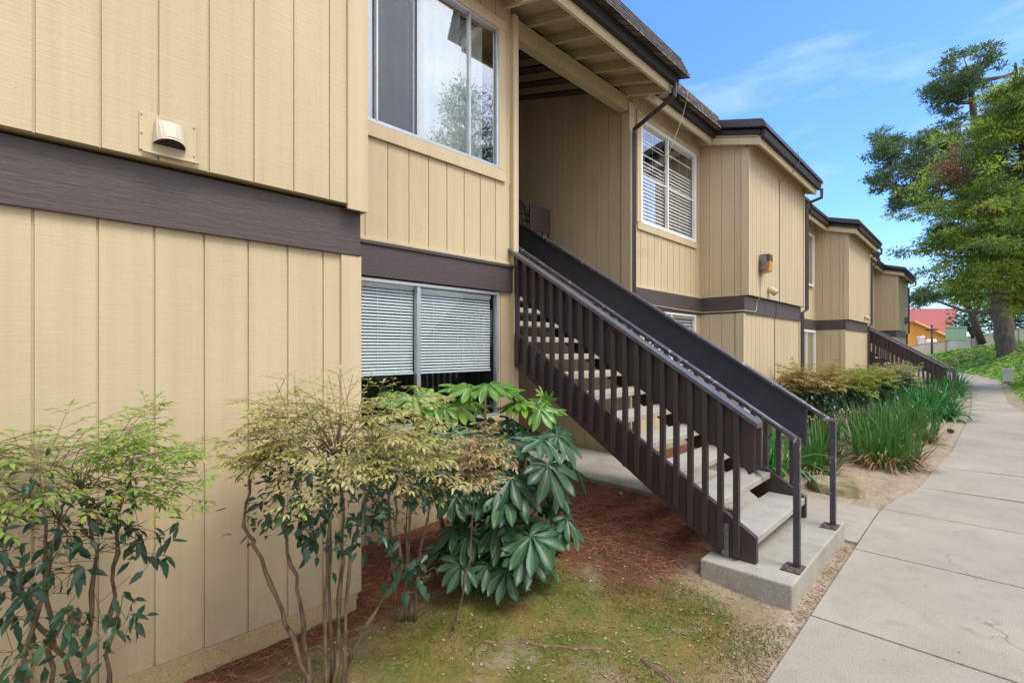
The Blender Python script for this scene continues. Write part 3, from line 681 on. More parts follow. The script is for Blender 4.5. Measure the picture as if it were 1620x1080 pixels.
L_fat2=leafmat('fatsia_young_leaf',[(.10,.24,.03),(.15,.31,.04),(.08,.20,.03),(.24,.36,.05)],.3,.3,vein=(.34,.44,.16),spec=.6,bstr=.3)
BARK=simple('shrub_bark',(.15,.105,.06),.85,.6,35,bscale=110,bstr=.8,bd=.004,stretch=(1,1,.4))
BARK2=simple('pine_bark',(.10,.08,.07),.95,.45,7,bscale=9,bstr=1,bd=.08,stretch=(1,1,.25))
TWIG=simple('twig',(.15,.11,.05),.8,.3,30,bstr=0)
PETI=simple('petiole',(.16,.22,.06),.5,.2,20,bstr=0)
def V(*a): return Vector(a)
def leaflet(m,p,d,n,L,W,curl=.15):
    d=d.normalized(); s=d.cross(n)
    if s.length<1e-3: s=V(1,0,0)
    s.normalize(); n=s.cross(d)
    c=[p, p+d*L*.38-n*W*.10, p+d*L*.74-n*(W*.12+L*curl*.3), p+d*L*.98-n*L*curl]
    a=[p+d*L*.34+s*W*.5+n*W*.10, p+d*L*.68+s*W*.36+n*(W*.06-L*curl*.25)]
    b=[p+d*L*.34-s*W*.5+n*W*.10, p+d*L*.68-s*W*.36+n*(W*.06-L*curl*.25)]
    m.add([tuple(q) for q in c+a+b],[(0,6,1),(0,1,4),(1,6,7,2),(1,2,5,4),(2,7,3),(2,3,5)])
def rdir(r,el0,el1):
    a=r.uniform(0,2*pi); e=radians(r.uniform(el0,el1)); return V(cos(a)*cos(e),sin(a)*cos(e),sin(e))
def frond(r,ml,mt,p,d,L,ll,lw,droop=.5,dens=1.0):
    """a twice divided leaf: arching stalk, paired side stalks, lance shaped leaflets"""
    pts=[p]; d=d.normalized(); q=p.copy(); n=7
    for i in range(n):
        d=(d+V(0,0,-droop/n)+V(r.uniform(-.07,.07),r.uniform(-.07,.07),r.uniform(-.05,.05))).normalized(); q=q+d*L/n; pts.append(q)
    mt.tube(pts,[.0016*(1-.5*i/n) for i in range(n+1)],3,cap=False)
    up=V(r.uniform(-.25,.25),r.uniform(-.25,.25),1)
    side=d.cross(up).normalized()
    for i in range(2,n+1):
        if i==n:
            leaflet(ml,pts[n],d,up,ll,lw)
            for s in (-1,1): leaflet(ml,pts[n],d*.7+side*s,up,ll*.9,lw)
            break
        if i%2==0 and r.random()<dens:
            for s in (-1,1):
                dd=(d*.65+side*s+V(0,0,r.uniform(-.15,.2))).normalized(); SL_=L*.36*(1.1-i/n*.5); b=pts[i]+dd*SL_
                mt.tube([pts[i],b],.0009,3,cap=False)
                s2=dd.cross(up).normalized()
                for k in (.45,.8):
                    for t in (-1,1):
                        if r.random()<.88: leaflet(ml,pts[i].lerp(b,k),dd*.8+s2*t+V(0,0,r.uniform(-.35,.1)),up,ll*r.uniform(.75,1.1),lw*r.uniform(.8,1.1))
                leaflet(ml,b,dd+V(0,0,-.2),up,ll,lw)
def cane(r,m,pts,r0,r1):
    P=[Vector(p) for p in pts]; out=[]; rad=[]
    n=len(P)-1; K=5
    for i in range(n):
        for k in range(K):
            t=k/K; out.append(P[i].lerp(P[i+1],t)+V(r.uniform(-1,1),r.uniform(-1,1),0)*.009)
    out.append(P[-1])
    for i in range(len(out)): rad.append(lerp(r0,r1,i/(len(out)-1))*(1.3 if i%4==0 else r.uniform(.82,1.0)))
    m.tube(out,rad,8)
    return out
def nandina(name,label,base,canes,crown,seed,new=L_new,old=L_old,ll=.045,lw=.015,nf=60,no=60,FL=.30,group='nandina shrubs',extra=None,detail=True,cr=.012):
    r=random.Random(seed); T=thing(name,label,'shrub',base,group)
    tops=[]
    for k,pts in enumerate(canes):
        m=MB(); out=cane(r,m,pts,cr*r.uniform(.85,1.25),cr*.5); m.build('stem',BARK,T,smooth=True); tops.append(out)
    cx,cy,z0,z1,rx,ry,ang=crown
    tw=MB(); A=MB(); Bm=MB()
    ca,sa=cos(ang),sin(ang)
    def cp(rr,z):
        a=r.uniform(0,2*pi); q=sqrt(r.random())*rr; u,v=q*rx*cos(a),q*ry*sin(a)
        return V(cx+u*ca-v*sa,cy+u*sa+v*ca,z)
    for i in range(nf):
        z=lerp(lerp(z0,z1,.45),z1,r.random()**.8); s=cp(.62,z-.06); c=V(cx,cy,z0)
        d=(s-c); d.z=0; d=d.normalized()*.9+V(r.uniform(-.5,.5),r.uniform(-.5,.5),r.uniform(.05,1.3)) if d.length>1e-4 else rdir(r,10,50)
        if detail:
            o=min((t[-1] for t in tops),key=lambda q:(q-s).length); mid=(o+s)/2+V(0,0,.03)
            if i%2==0: tw.tube([o,mid,s],[.0028,.002,.0016],4,cap=False)
        frond(r,A,tw,s,d,FL*r.uniform(.7,1.15),ll*r.uniform(.7,1.05),lw,droop=r.uniform(.2,1.3))
    for i in range(no):
        z=lerp(z0-.12*(r.random()<.3),lerp(z0,z1,.62),r.random()); s=cp(.75,z); d=rdir(r,-25,25)
        out=V(s.x-cx,s.y-cy,0)
        if out.length>.01: d=(d+out.normalized()*1.0).normalized()
        n=r.randint(4,8)
        for k in range(n):
            p=s+V(r.gauss(0,.05),r.gauss(0,.05),r.gauss(0,.04))
            leaflet(Bm,p,d+V(r.uniform(-.9,.9),r.uniform(-.9,.9),r.uniform(-.9,.2)),V(r.uniform(-.5,.5),r.uniform(-.5,.5),1),ll*r.uniform(.9,1.5),lw*r.uniform(1.2,2.0),r.uniform(.0,.35))
        if detail:
            o=min((q for t in tops for q in t[len(t)//2:]),key=lambda q:(q-s).length); tw.tube([o,s],.0016,3,cap=False)
    if extra: extra(r,A,Bm,tw,tops)
    tw.build('twigs',TWIG,T,normals=False); A.build('new_leaves',new,T,smooth=True,normals=False); Bm.build('old_leaves',old,T,smooth=True,normals=False)
    return T
def sprigs(r,Bm,tw,spots,ll=.055,lw=.022):
    for (x,y,z) in spots:
        s=V(x,y,z); d=rdir(r,-40,0)
        for k in range(r.randint(4,7)):
            p=s+V(r.gauss(0,.035),r.gauss(0,.035),r.gauss(0,.04))
            tw.tube([s,p],.0012,3,cap=False)
            leaflet(Bm,p,V(r.uniform(-.7,.7),r.uniform(-.7,.7),r.uniform(-1,-.1)),V(r.uniform(-.5,.5),-.5,.8),ll*r.uniform(.9,1.4),lw*r.uniform(.9,1.3),.18)
# near left shrub
def ex1(r,A,Bm,tw,tops):
    sprigs(r,Bm,tw,[(.36+r.uniform(-.06,.10),2.42+r.uniform(-.1,.05),r.uniform(.55,1.0)) for _ in range(9)],.06,.02)
    sprigs(r,Bm,tw,[(.12+r.uniform(-.12,.12),2.36+r.uniform(-.1,.1),r.uniform(.45,1.05)) for _ in range(22)],.065,.022)
    for _ in range(40):
        p=V(.12+r.uniform(-.15,.2),2.4+r.uniform(-.12,.1),r.uniform(.5,1.05)); tw.tube([p,p+V(r.uniform(-.18,.22),r.uniform(-.12,.08),r.uniform(.02,.16))],.0013,3,cap=False)
nandina('nandina_shrub','light green leafed shrub against the near wall at the left edge',(.2,2.5,.05),
    [[(.18,2.56,.03),(.15,2.52,.4),(.14,2.46,.75),(.12,2.44,1.1)],[(.31,2.58,.03),(.315,2.56,.35),(.33,2.50,.75),(.34,2.47,1.0),(.38,2.42,1.2)],
     [(.23,2.55,.03),(.20,2.52,.45),(.10,2.45,.7),(.02,2.42,1.0)],[(.26,2.53,.03),(.24,2.47,.5),(.26,2.42,.9),(.22,2.40,1.15)],[(.1,2.5,.03),(.08,2.42,.6),(.16,2.35,1.05)],[(.0,2.5,.03),(-.05,2.45,.6),(-.08,2.42,1.1)]],
    (.13,2.34,.93,1.34,.46,.22,-.35),11,new=L_green,ll=.043,lw=.0125,nf=100,no=44,FL=.29,extra=ex1,cr=.011)
# second shrub with forked grey-brown canes
def ex2(r,A,Bm,tw,tops):
    sprigs(r,Bm,tw,[(.93+r.uniform(-.1,.1),2.26+r.uniform(-.08,.05),r.uniform(.78,1.05)) for _ in range(13)],.06,.028)
    sprigs(r,Bm,tw,[(1.2+r.uniform(-.15,.15),2.14+r.uniform(-.12,.06),r.uniform(.55,.95)) for _ in range(13)],.055,.024)
    sprigs(r,Bm,tw,[(1.40+r.uniform(-.05,.05),2.02,r.uniform(.42,.72)) for _ in range(7)],.055,.03)
    for k in range(9):   # long wispy top shoots with tiny pinkish leaves
        b=V(1.0+r.uniform(-.3,.35),2.14+r.uniform(-.15,.1),1.3); d=V(r.uniform(-.25,.5)-.1,r.uniform(-.3,.1),1); n=8; q=b
        pts=[q]
        for i in range(n):
            q=q+(d+V(0,0,-.06*i)).normalized()*.032; pts.append(q)
            if i>1:
                for s in (-1,1): leaflet(A,q,V(s*r.uniform(.3,1),r.uniform(-.6,.6),.4),V(0,-.5,1),.022,.007)
        tw.tube(pts,.0012,3,cap=False)
nandina('nandina_shrub','shrub with forked bare canes and yellow-bronze new leaves before the corner of the near wall',(1.05,2.25,.08),
    [[(1.03,2.27,.03),(1.0,2.27,.15),(.905,2.31,.47),(.80,2.34,.79),(.765,2.37,.88),(.78,2.33,1.12)],
     [(1.02,2.28,.03),(.985,2.29,.49),(.93,2.34,.78),(.89,2.32,1.05)],[(1.11,2.23,.03),(1.14,2.21,.6),(1.15,2.2,.85),(1.10,2.18,1.15)],
     [(1.17,2.24,.03),(1.20,2.22,.2),(1.30,2.12,.42),(1.36,2.05,.6),(1.33,2.05,.95)],[(1.09,2.25,.03),(1.06,2.22,.5),(1.05,2.15,1.1)],[(1.14,2.20,.03),(1.17,2.19,.7),(1.22,2.05,1.1)],[(1.12,2.26,.03),(1.10,2.25,.9)]],
    (1.10,2.08,.90,1.42,.56,.30,-.75),23,new=L_new,ll=.042,lw=.0125,nf=140,no=85,FL=.26,extra=ex2,cr=.0105)
nandina('nandina_shrub','thin shrub with pinkish buff leaf tips standing before the lower window',(1.7,2.45,.1),
    [[(1.66,2.46,.05),(1.64,2.40,.6),(1.60,2.38,1.1)],[(1.70,2.42,.05),(1.72,2.36,.6),(1.75,2.2,1.05)],[(1.63,2.5,.05),(1.60,2.52,.7),(1.56,2.56,1.1)],[(1.68,2.44,.05),(1.70,2.46,.9)],[(1.8,2.2,.03),(1.81,2.05,.5),(1.76,1.95,1.0)]],
    (1.64,2.20,.84,1.20,.46,.22,-1.0),31,new=L_tan,ll=.038,lw=.0125,nf=110,no=60,FL=.24,cr=.008)
# distant clipped row in the bed
def far_nandina(x,y,rx,ry,z0,z1,seed,new,label,nf=190,no=460,top=None):
    r=random.Random(seed)
    cs=[[(x+r.uniform(-.25,.25),y+r.uniform(-.2,.2),.05),(x+r.uniform(-.4,.4),y+r.uniform(-.25,.25),.45),(x+r.uniform(-.5,.5),y+r.uniform(-.3,.3),z0+.15)] for _ in range(11)]
    return nandina('nandina_shrub',label,(x,y,.05),cs,(x,y,z0,z1,rx,ry,0),seed,new=new,ll=.055,lw=.024,nf=nf,no=no,FL=.28,detail=False,cr=.011)
L_org=leafmat('bronze_leaf',[(.30,.17,.05),(.24,.20,.04),(.38,.26,.07),(.20,.22,.05)],.45,.25)
L_yel=leafmat('yellow_green_leaf',[(.22,.26,.03),(.28,.28,.04),(.15,.22,.03),(.32,.27,.06)],.45,.3)
L_pal=leafmat('cream_pink_leaf',[(.46,.36,.26),(.40,.42,.18),(.20,.26,.08),(.5,.42,.3)],.45,.25)
far_nandina(9.5,2.15,.85,.5,.58,1.30,41,L_org,'dark green shrub with bronze top just behind the stair guard')
far_nandina(11.9,2.05,1.0,.5,.55,1.2,42,L_yel,'wide yellow-green topped shrub in the middle of the planting bed')
far_nandina(14.3,1.95,.8,.45,.5,1.15,43,L_yel,'yellow-green shrub beside the foot of the second bay')
far_nandina(16.4,1.7,.9,.5,.45,1.18,44,L_pal,'shrub with cream-pink new leaves before the far staircase')
# fatsia
def fat_leaf(m,c,f,n,R,lobes,r):
    f=f.normalized(); s=f.cross(n).normalized(); n=s.cross(f)
    o=len(m.v); m.v.append(tuple(c)); m.uv.setdefault('l',[]).append((0,0))
    span=radians(250); half=span/(lobes-1)/2
    fs=[]
    for k in range(lobes):
        a=-span/2+span*k/(lobes-1); L=R*(1-.38*(abs(a)/(span/2))**1.5)*r.uniform(.93,1.05)
        bend=r.uniform(-.16,.16); dr=r.uniform(.08,.45)
        st=[.16,.34,.47,.62,.78,.90,1.0]
        rows=[]
        for t in st:
            q=L*t
            w=q*math.tan(half)*.99 if t<.44 else L*(.125 if t<.5 else .150 if t<.7 else .135 if t<.85 else .075 if t<.95 else 0)
            aa=a+bend*t*t; dirv=f*cos(aa)+s*sin(aa); per=s*cos(aa)-f*sin(aa)
            z=-dr*L*t*t+.018*sin(k*2.4+t*5)*R*2
            z0_=z-.018*R*4*(w/(L*.12+1e-6))*.35; z1_=z+.02*R*2
            mid=c+dirv*q+n*z0_; rows.append((mid-per*w+n*(z1_-z0_),mid,mid+per*w+n*(z1_-z0_),t))
        b=len(m.v)
        for (l,mm,rr,t) in rows:
            m.v+= [tuple(l),tuple(mm),tuple(rr)]; m.uv['l']+= [(-1,t),(0,t),(1,t)]
        fs+= [(o,b,b+1),(o,b+1,b+2)]
        for i in range(len(rows)-1):
            p=b+i*3; fs+= [(p,p+3,p+4,p+1),(p+1,p+4,p+5,p+2)]
    m.f+=fs
def put_uv(o,uvs):
    me=o.data; l=me.uv_layers.new(name='UVMap'); idx=[0]*len(me.loops); me.loops.foreach_get('vertex_index',idx)
    flat=[]
    for i in idx: flat+=list(uvs[i])
    l.data.foreach_set('uv',flat)
def fatsia():
    T=thing('fatsia_plant','large leafed fatsia with glossy dark lower leaves and bright young leaves on top','plant',(2.4,2.45,.12))
    r=random.Random(9); D_=MB(); G=MB(); P=MB()
    W=[((1.98,2.86,1.30),(2.2,2.65,.1),8,.15,G,.13,(5,45)),((2.42,2.58,1.34),(2.38,2.5,.1),8,.165,G,.15,(5,50)),((2.70,2.40,1.20),(2.5,2.42,.1),8,.135,G,.16,(5,60)),
       ((2.22,2.72,1.24),(2.25,2.65,.1),7,.15,G,.15,(5,50)),
       ((2.38,2.60,1.02),(2.38,2.5,.1),8,.19,D_,.22,(25,55)),((2.60,2.34,.98),(2.5,2.42,.1),7,.19,D_,.22,(25,55)),((2.15,2.72,.98),(2.25,2.65,.1),6,.19,D_,.2,(25,55)),
       ((2.52,2.28,.74),(2.5,2.42,.1),9,.21,D_,.26,(30,60)),((2.35,2.42,.66),(2.38,2.5,.1),7,.20,D_,.24,(30,60)),((2.12,2.62,.70),(2.25,2.65,.1),5,.19,D_,.2,(30,60)),
       ((2.46,2.22,.48),(2.5,2.42,.1),8,.21,D_,.24,(35,65)),((2.28,2.36,.42),(2.38,2.5,.1),8,.20,D_,.24,(30,60)),((2.36,2.22,.30),(2.38,2.4,.1),7,.21,D_,.22,(25,50)),((2.16,2.42,.28),(2.25,2.5,.1),6,.18,D_,.2,(25,50))]
    for (cx,cy,cz),bs,n,R,M_,pl,tl in W:
        c=V(cx,cy,cz)
        st=MB(); b=Vector(bs); st.tube([b,(b+c)/2+V(r.uniform(-.03,.03),r.uniform(-.03,.03),0),c],[.016,.014,.009],7); st.build('stem',BARK,T,smooth=True)
        a0=r.uniform(0,2*pi)
        for k in range(n):
            a=a0+2*pi*k/n+r.uniform(-.3,.3); e=radians(r.uniform(0,35)); L=pl*r.uniform(.7,1.2)
            d=V(cos(a)*cos(e),sin(a)*cos(e),sin(e)); q=c+d*L
            if q.y>3.34 or (q.x-R<1.55 and q.y>2.6): continue
            P.tube([c,c+d*L*.5+V(0,0,.02),q],[.0045,.0035,.003],5)
            t=radians(r.uniform(tl[0]-15,tl[1]-12)); f=V(cos(a)*cos(t),sin(a)*cos(t),-sin(t)); nn=V(cos(a)*sin(t),sin(a)*sin(t),cos(t))+V(r.uniform(-.2,.2),r.uniform(-.2,.2),0)
            # leaves turn towards the light of the path side
            nn=(nn+V(-.2+r.uniform(-.35,.35),-.32+r.uniform(-.3,.3),.25)).normalized(); f=(f-nn*f.dot(nn)).normalized()
            fat_leaf(M_,q,f,nn,R*1.13*r.uniform(.8,1.15),r.choice([8,9,9]),r)
    # upright unfolding leaves at the right
    for k in range(7):
        c=V(2.72+r.uniform(-.08,.14),2.36+r.uniform(-.1,.06),1.25+r.uniform(-.05,.1)); f=V(r.uniform(-.3,.6),r.uniform(-.6,.2),r.uniform(-.7,.4))
        P.tube([V(2.66,2.38,1.1),c],.0035,5); fat_leaf(G,c,f,V(r.uniform(-.6,.6),-1,.3),.085,7,r)
    P.build('petioles',PETI,T,smooth=True,normals=False)
    o=D_.build('old_leaves',L_fat,T,smooth=True,normals=False); put_uv(o,D_.uv['l'])
    o=G.build('young_leaves',L_fat2,T,smooth=True,normals=False); put_uv(o,G.uv['l'])
fatsia()
# strap leaved clumps
L_iris=leafmat('iris_blade',[(.035,.11,.02),(.06,.17,.028),(.045,.14,.025),(.085,.20,.04),(.11,.19,.05)],.42,.25)
L_dry=leafmat('dry_blade',[(.38,.27,.14),(.30,.20,.10),(.22,.12,.07)],.8,.1)
L_aga=leafmat('agapanthus_blade',[(.03,.14,.03),(.05,.20,.045),(.08,.26,.06),(.035,.16,.045)],.32,.2,spec=.6)
def blade(m,p,d,L,W,droop,r,n=6):
    d=d.normalized(); s=d.cross(V(0,0,1)); 
    if s.length<.05: s=V(cos(r.random()*6.28),sin(r.random()*6.28),0)
    s.normalize(); q=p.copy(); vs=[];tw=r.uniform(-.5,.5)
    for i in range(n+1):
        t=i/n; w=W*(1-t**2.2)*.5*(.7+.6*t if t<.5 else 1); ss=(s*cos(tw*t)+V(0,0,1)*sin(tw*t)*.5)
        vs+= [tuple(q-ss*w),tuple(q-d.cross(ss)*w*.25),tuple(q+ss*w)]
        d=(d+V(0,0,-droop*(.3+t)/n*1.6)).normalized(); q=q+d*L/n
    m.add(vs,[(i*3+a,i*3+3+a,i*3+4+a,i*3+1+a) for i in range(n) for a in (0,1)])
def clump(name,label,cat,x,y,n,L,W,spread,droop,mat,seed,rad,group,dry=0):
    T=thing(name,label,cat,(x,y,.03),group); r=random.Random(seed); m=MB(); dm=MB()
    for i in range(n):
        a=r.uniform(0,2*pi); q=sqrt(r.random())*rad; p=V(x+q*cos(a),y+q*sin(a),max(.01,H(x,y))); e=r.uniform(0,spread)*(.35+.65*q/rad)
        b_=a+r.gauss(0,.9); d=V(cos(b_)*sin(e),sin(b_)*sin(e),cos(e)); blade(m,p,d,L*r.uniform(.5,1.12),W*r.uniform(.6,1.15),droop*(r.uniform(.2,1.3) if r.random()<.8 else r.uniform(1.8,3.2)),r)
    for i in range(dry):
        a=r.uniform(0,2*pi); q=rad*r.uniform(.5,1.1); p=V(x+q*cos(a),y+q*sin(a),.02); blade(dm,p,V(cos(a)*.6,sin(a)*.6,r.uniform(.2,1.8)),L*r.uniform(.3,.75),W*.8,1.6,r)
    m.build('blades',mat,T,smooth=True,normals=False)
    if dry: dm.build('dry_blades',L_dry,T,normals=False)
    return T
IG='iris clumps in the planting bed'
clump('iris_clump','iris clump with browned foot behind the flat boulder','plant',7.25,1.60,122,.70,.030,.62,.55,L_iris,1,.22,IG,130)
clump('iris_clump','broad iris clump nearest the curve of the path, dry blades round its foot','plant',8.75,1.05,237,.74,.030,.7,.5,L_iris,2,.38,IG,240)
clump('iris_clump','iris clump in the second row, behind the broad clump by the path','plant',8.9,1.95,165,.70,.030,.6,.5,L_iris,3,.34,IG,30)
clump('iris_clump','tall iris clump in the middle of the bed, before the yellow-green shrub','plant',10.3,1.35,244,.76,.030,.7,.5,L_iris,4,.42,IG,120)
clump('iris_clump','iris clump at the path edge just short of the big agapanthus','plant',11.4,.98,216,.70,.030,.7,.5,L_iris,5,.36,IG,120)
clump('iris_clump','farthest iris clump, touching the big agapanthus','plant',12.6,1.35,216,.66,.030,.7,.5,L_iris,6,.4,IG,30)
AG='agapanthus clumps along the path'
clump('agapanthus_clump','agapanthus with wide arching leaves just behind the pad and stair foot','plant',6.62,1.95,85,.74,.048,.85,1.35,L_aga,11,.17,AG)
clump('agapanthus_clump','agapanthus clump between the stair guard and the first iris','plant',7.3,2.35,70,.66,.044,.8,1.2,L_aga,12,.2,AG)
clump('agapanthus_clump','largest agapanthus mound leaning over the path edge','plant',15.3,.98,330,.95,.058,1.15,1.7,L_aga,13,.42,AG,25)
clump('agapanthus_clump','agapanthus mound left of the largest one, nearer the bay','plant',14.4,1.55,240,.9,.058,1.15,1.7,L_aga,14,.40,AG)
clump('agapanthus_clump','agapanthus mound behind the largest one','plant',17.0,1.05,240,.9,.058,1.15,1.7,L_aga,15,.40,AG)
clump('agapanthus_clump','agapanthus mound beside the far staircase foot','plant',22.8,1.0,250,.95,.058,1.15,1.7,L_aga,16,.5,AG)
clump('agapanthus_clump','farthest agapanthus mound, where the path bends away','plant',26.5,1.2,250,.95,.058,1.15,1.7,L_aga,17,.6,AG)
# rock
def rock():
    import bmesh
    bm=bmesh.new(); bmesh.ops.create_icosphere(bm,subdivisions=5,radius=1)
    ax=Vector((.39,.92,0)).normalized()  # long direction
    for v in bm.verts:
        p=v.co.copy(); q=Vector((math.copysign(abs(p.x)**.6,p.x),math.copysign(abs(p.y)**.75,p.y),math.copysign(abs(p.z)**.55,p.z)))
        k=1+.16*noise.noise(p*1.3)+.07*noise.noise(p*3.7)+.02*noise.noise(p*14)
        q*=k; q=Vector((q.x*.27,q.y*.17,q.z*.125+ .02*noise.noise(p*2)))
        a=radians(-68); v.co=Vector((q.x*cos(a)-q.y*sin(a)+6.68,q.x*sin(a)+q.y*cos(a)+1.24,q.z+.06))
    me=bpy.data.meshes.new('boulder'); bm.to_mesh(me); bm.free(); o=bpy.data.objects.new('boulder',me); COL.objects.link(o)
    m,nt,b,_=newmat('sandstone'); p=pos(nt); n=noi(nt,p,7,6,.65); c=mix(nt,mapr(nt,n,.3,.7),(.22,.155,.085),(.42,.34,.22))
    c=mix(nt,mapr(nt,noi(nt,p,3,4),.46,.62,0,.7),c,(.13,.15,.04)); nt.links.new(c,b.inputs['Base Color']); b.inputs['Roughness'].default_value=.9; bump(nt,b,noi(nt,p,24,6,.7),.8,.015)
    me.materials.append(m); me.polygons.foreach_set('use_smooth',[True]*len(me.polygons))
    tag(o,'flat tan boulder with mossy side at the corner of the planting bed','rock')
rock()
# pine cone
T=thing('pine_cone','brown pine cone lying on bare earth beside the path','pine cone',(12.9,.52,.02)); m=MB()
for k in range(9):
    z=.015+.009*k; rr=.045*sin(pi*(k+1.3)/10.5)+.006
    for j in range(9):
        a=2*pi*j/9+k*.7; c=(12.9+rr*cos(a),.50+rr*sin(a),z); m.tube([(12.9,.50,z-.006),c,(c[0]+.006*cos(a),c[1]+.006*sin(a),z+.008)],[.004,.011,.003],5)
m.build('scales',BARK2,T)
# path light and sprinkler
T=thing('path_light','short black path light hidden behind the lower stair guard','path light',(7.42,2.28,.03)); m=MB(); m.cyl(7.42,2.28,.0,.27,.03,12); m.build('post',M['gutter_dark'],T,smooth=True,bevel=.002)
m=MB(); m.tube([(7.42,2.28,.27),(7.42,2.28,.30),(7.42,2.28,.33),(7.42,2.28,.345)],[.045,.05,.045,.02],14); m.build('lamp_head',M['gutter_dark'],T,smooth=True)
T=thing('sprinkler_head','small black sprinkler head in the pine needles by the pavement edge','sprinkler',(4.45,2.75,.1)); m=MB(); m.cyl(4.45,2.72,.08,.165,.018,10); m.build('riser',M['gutter_dark'],T,smooth=True)
m=MB(); m.cyl(4.45,2.72,.165,.18,.026,10); m.build('cap',M['steel'],T,smooth=True)
# ground litter
def needles():
    m=MB(); r=random.Random(77); n=0
    while n<19000:
        if r.random()<.8: x,y=r.uniform(2.2,5.6),r.uniform(1.2,3.45)
        else: x,y=r.uniform(.3,2.8),r.uniform(2.1,3.4)
        if x<1.56 and y>2.76: continue
        e=.35*noise.noise(V(x*1.7,y*1.7,2))+.12*noise.noise(V(x*5,y*5,1))
        if x>2.5: k=min(sstep(3.0,3.35,x+e+.25*(y-2.2)),sstep(1.55,1.85,y+e*.6)) if y<2.75 else 1
        else: k=sstep(2.42,2.62,y+e)
        k=max(k,.05*(y>1.0)*(x>.9))
        if n%9==0: x,y=r.uniform(5.2,11.5),r.uniform(.45,1.9); k=1
        if 3.48<x<5.11 and .88<y<1.49: continue
        if y<poly_y(PL,x)+.04: continue
        if x>4.6 and x<6.2 and y>2.28: continue
        if r.random()>k: continue
        n+=1; z=H(x,y)+r.uniform(.002,.028); a=r.uniform(0,2*pi); L=r.uniform(.05,.13); b=r.uniform(-.5,.5); w=r.uniform(.0009,.0017)
        p=V(x,y,z); d=V(cos(a),sin(a),r.uniform(-.08,.12)); d2=V(cos(a+b),sin(a+b),r.uniform(-.15,.08)); s=V(-sin(a),cos(a),.4)*w
        q=p+d*L*.5; t=q+d2*L*.5
        m.add([tuple(p-s),tuple(p+s),tuple(q+s),tuple(q-s),tuple(t)],[(0,1,2,3),(3,2,4)])
    tag(m.build('pine_needles',leafmat('pine_needle_mulch',[(.14,.045,.022),(.27,.10,.05),(.36,.16,.09),(.09,.03,.02),(.22,.075,.04)],.8,0),normals=False),kind='stuff')
needles()
def moss():
    m=MB(); r=random.Random(5); n=0
    while n<42000:
        x,y=r.uniform(.9,3.45),r.uniform(.82,2.5); k=.5+1.6*noise.noise(V(x*1.9,y*1.9,7))+.7*noise.noise(V(x*7,y*7,3))
        if r.random()>k: 
            n+=.2; continue
        n+=1; z=H(x,y); a=r.uniform(0,6.28); h=r.uniform(.004,.019); w=.0026
        m.add([(x-w*cos(a),y-w*sin(a),z-.002),(x+w*cos(a),y+w*sin(a),z-.002),(x+r.uniform(-.006,.006),y+r.uniform(-.006,.006),z+h)],[(0,1,2)])
    tag(m.build('moss',leafmat('moss_tufts',[(.09,.12,.01),(.15,.17,.02),(.22,.20,.04),(.07,.08,.015),(.28,.19,.07),(.2,.13,.06)],.9,.1),normals=False),kind='stuff')
moss()
def litter():
    m=MB(); r=random.Random(15)
    for i in range(3800):
        if i<2000: x,y=r.uniform(.8,3.6),r.uniform(.8,2.6)
        elif i<3300: x,y=r.uniform(5.2,13),r.uniform(.4,1.9)
        else: x=r.uniform(1.5,7); y=poly_y(PL,x)+abs(r.gauss(0,.05))
        if 3.46<x<5.12 and .86<y<1.5: continue
        z=H(x,y)+.006; a=r.uniform(0,6.28); L=r.uniform(.004,.013); W_=L*r.uniform(.3,.8)
        p=V(x,y,z); d=V(cos(a),sin(a),r.uniform(-.3,.3))*L; s=V(-sin(a),cos(a),r.uniform(-.3,.3))*W_
        m.add([tuple(p-d),tuple(p+s),tuple(p+d),tuple(p-s)],[(0,1,2,3)])
    for i in range(90):
        x,y=(r.uniform(.9,3.5),r.uniform(.85,2.4)) if i<55 else (r.uniform(5.5,11),r.uniform(.7,1.6))
        if 3.46<x<5.12 and .86<y<1.5: continue
        z=H(x,y)+.006; a=r.uniform(0,6.28); L=r.uniform(.03,.11); m.tube([(x,y,z),(x+L*.5*cos(a),y+L*.5*sin(a),z+.008),(x+L*cos(a+.4),y+L*sin(a+.4),z+.002)],.0016,3)
    for i in range(620):      # grit in the joints, bits blown onto the slabs and against the pad
        k=r.random()
        if k<.5: x=r.choice([2.1,3.52,4.94,6.372,7.66,9.15,10.7])+r.gauss(0,.008); y=r.uniform(-.7,.55); z=.002; L=r.uniform(.002,.006)
        elif k<.62: x,y=r.uniform(2.5,14),r.uniform(-.7,.6); z=.004; L=r.uniform(.003,.010)
        else: x,y=r.uniform(3.4,5.2),.82+abs(r.gauss(0,.03)); z=H(x,y)+.006; L=r.uniform(.004,.014)
        if y>poly_y(PL,x) and k<.62: continue
        if x>5.02 and y>.7: continue
        a=r.uniform(0,6.28); p=V(x,y,z); d=V(cos(a),sin(a),r.uniform(-.1,.3))*L; s=V(-sin(a),cos(a),r.uniform(-.1,.3))*L*.6
        m.add([tuple(p-d),tuple(p+s),tuple(p+d),tuple(p-s)],[(0,1,2,3)])
    tag(m.build('leaf_litter',leafmat('dry_litter',[(.30,.20,.11),(.42,.34,.23),(.16,.09,.05),(.35,.21,.11),(.24,.08,.04)],.8,0),normals=False),kind='stuff')
litter()
r=random.Random(2); m=MB()
def surf_root(pts,rad):
    P=[]
    for a,b in zip(pts,pts[1:]):
        for k in range(7):
            t=k/7; x,y=lerp(a[0],b[0],t)+r.uniform(-.006,.006),lerp(a[1],b[1],t)+r.uniform(-.006,.006); P.append((x,y,H(x,y)+rad*r.uniform(-.3,.35)))
    m.tube(P,[rad*r.uniform(.6,1.25) for _ in P],7)
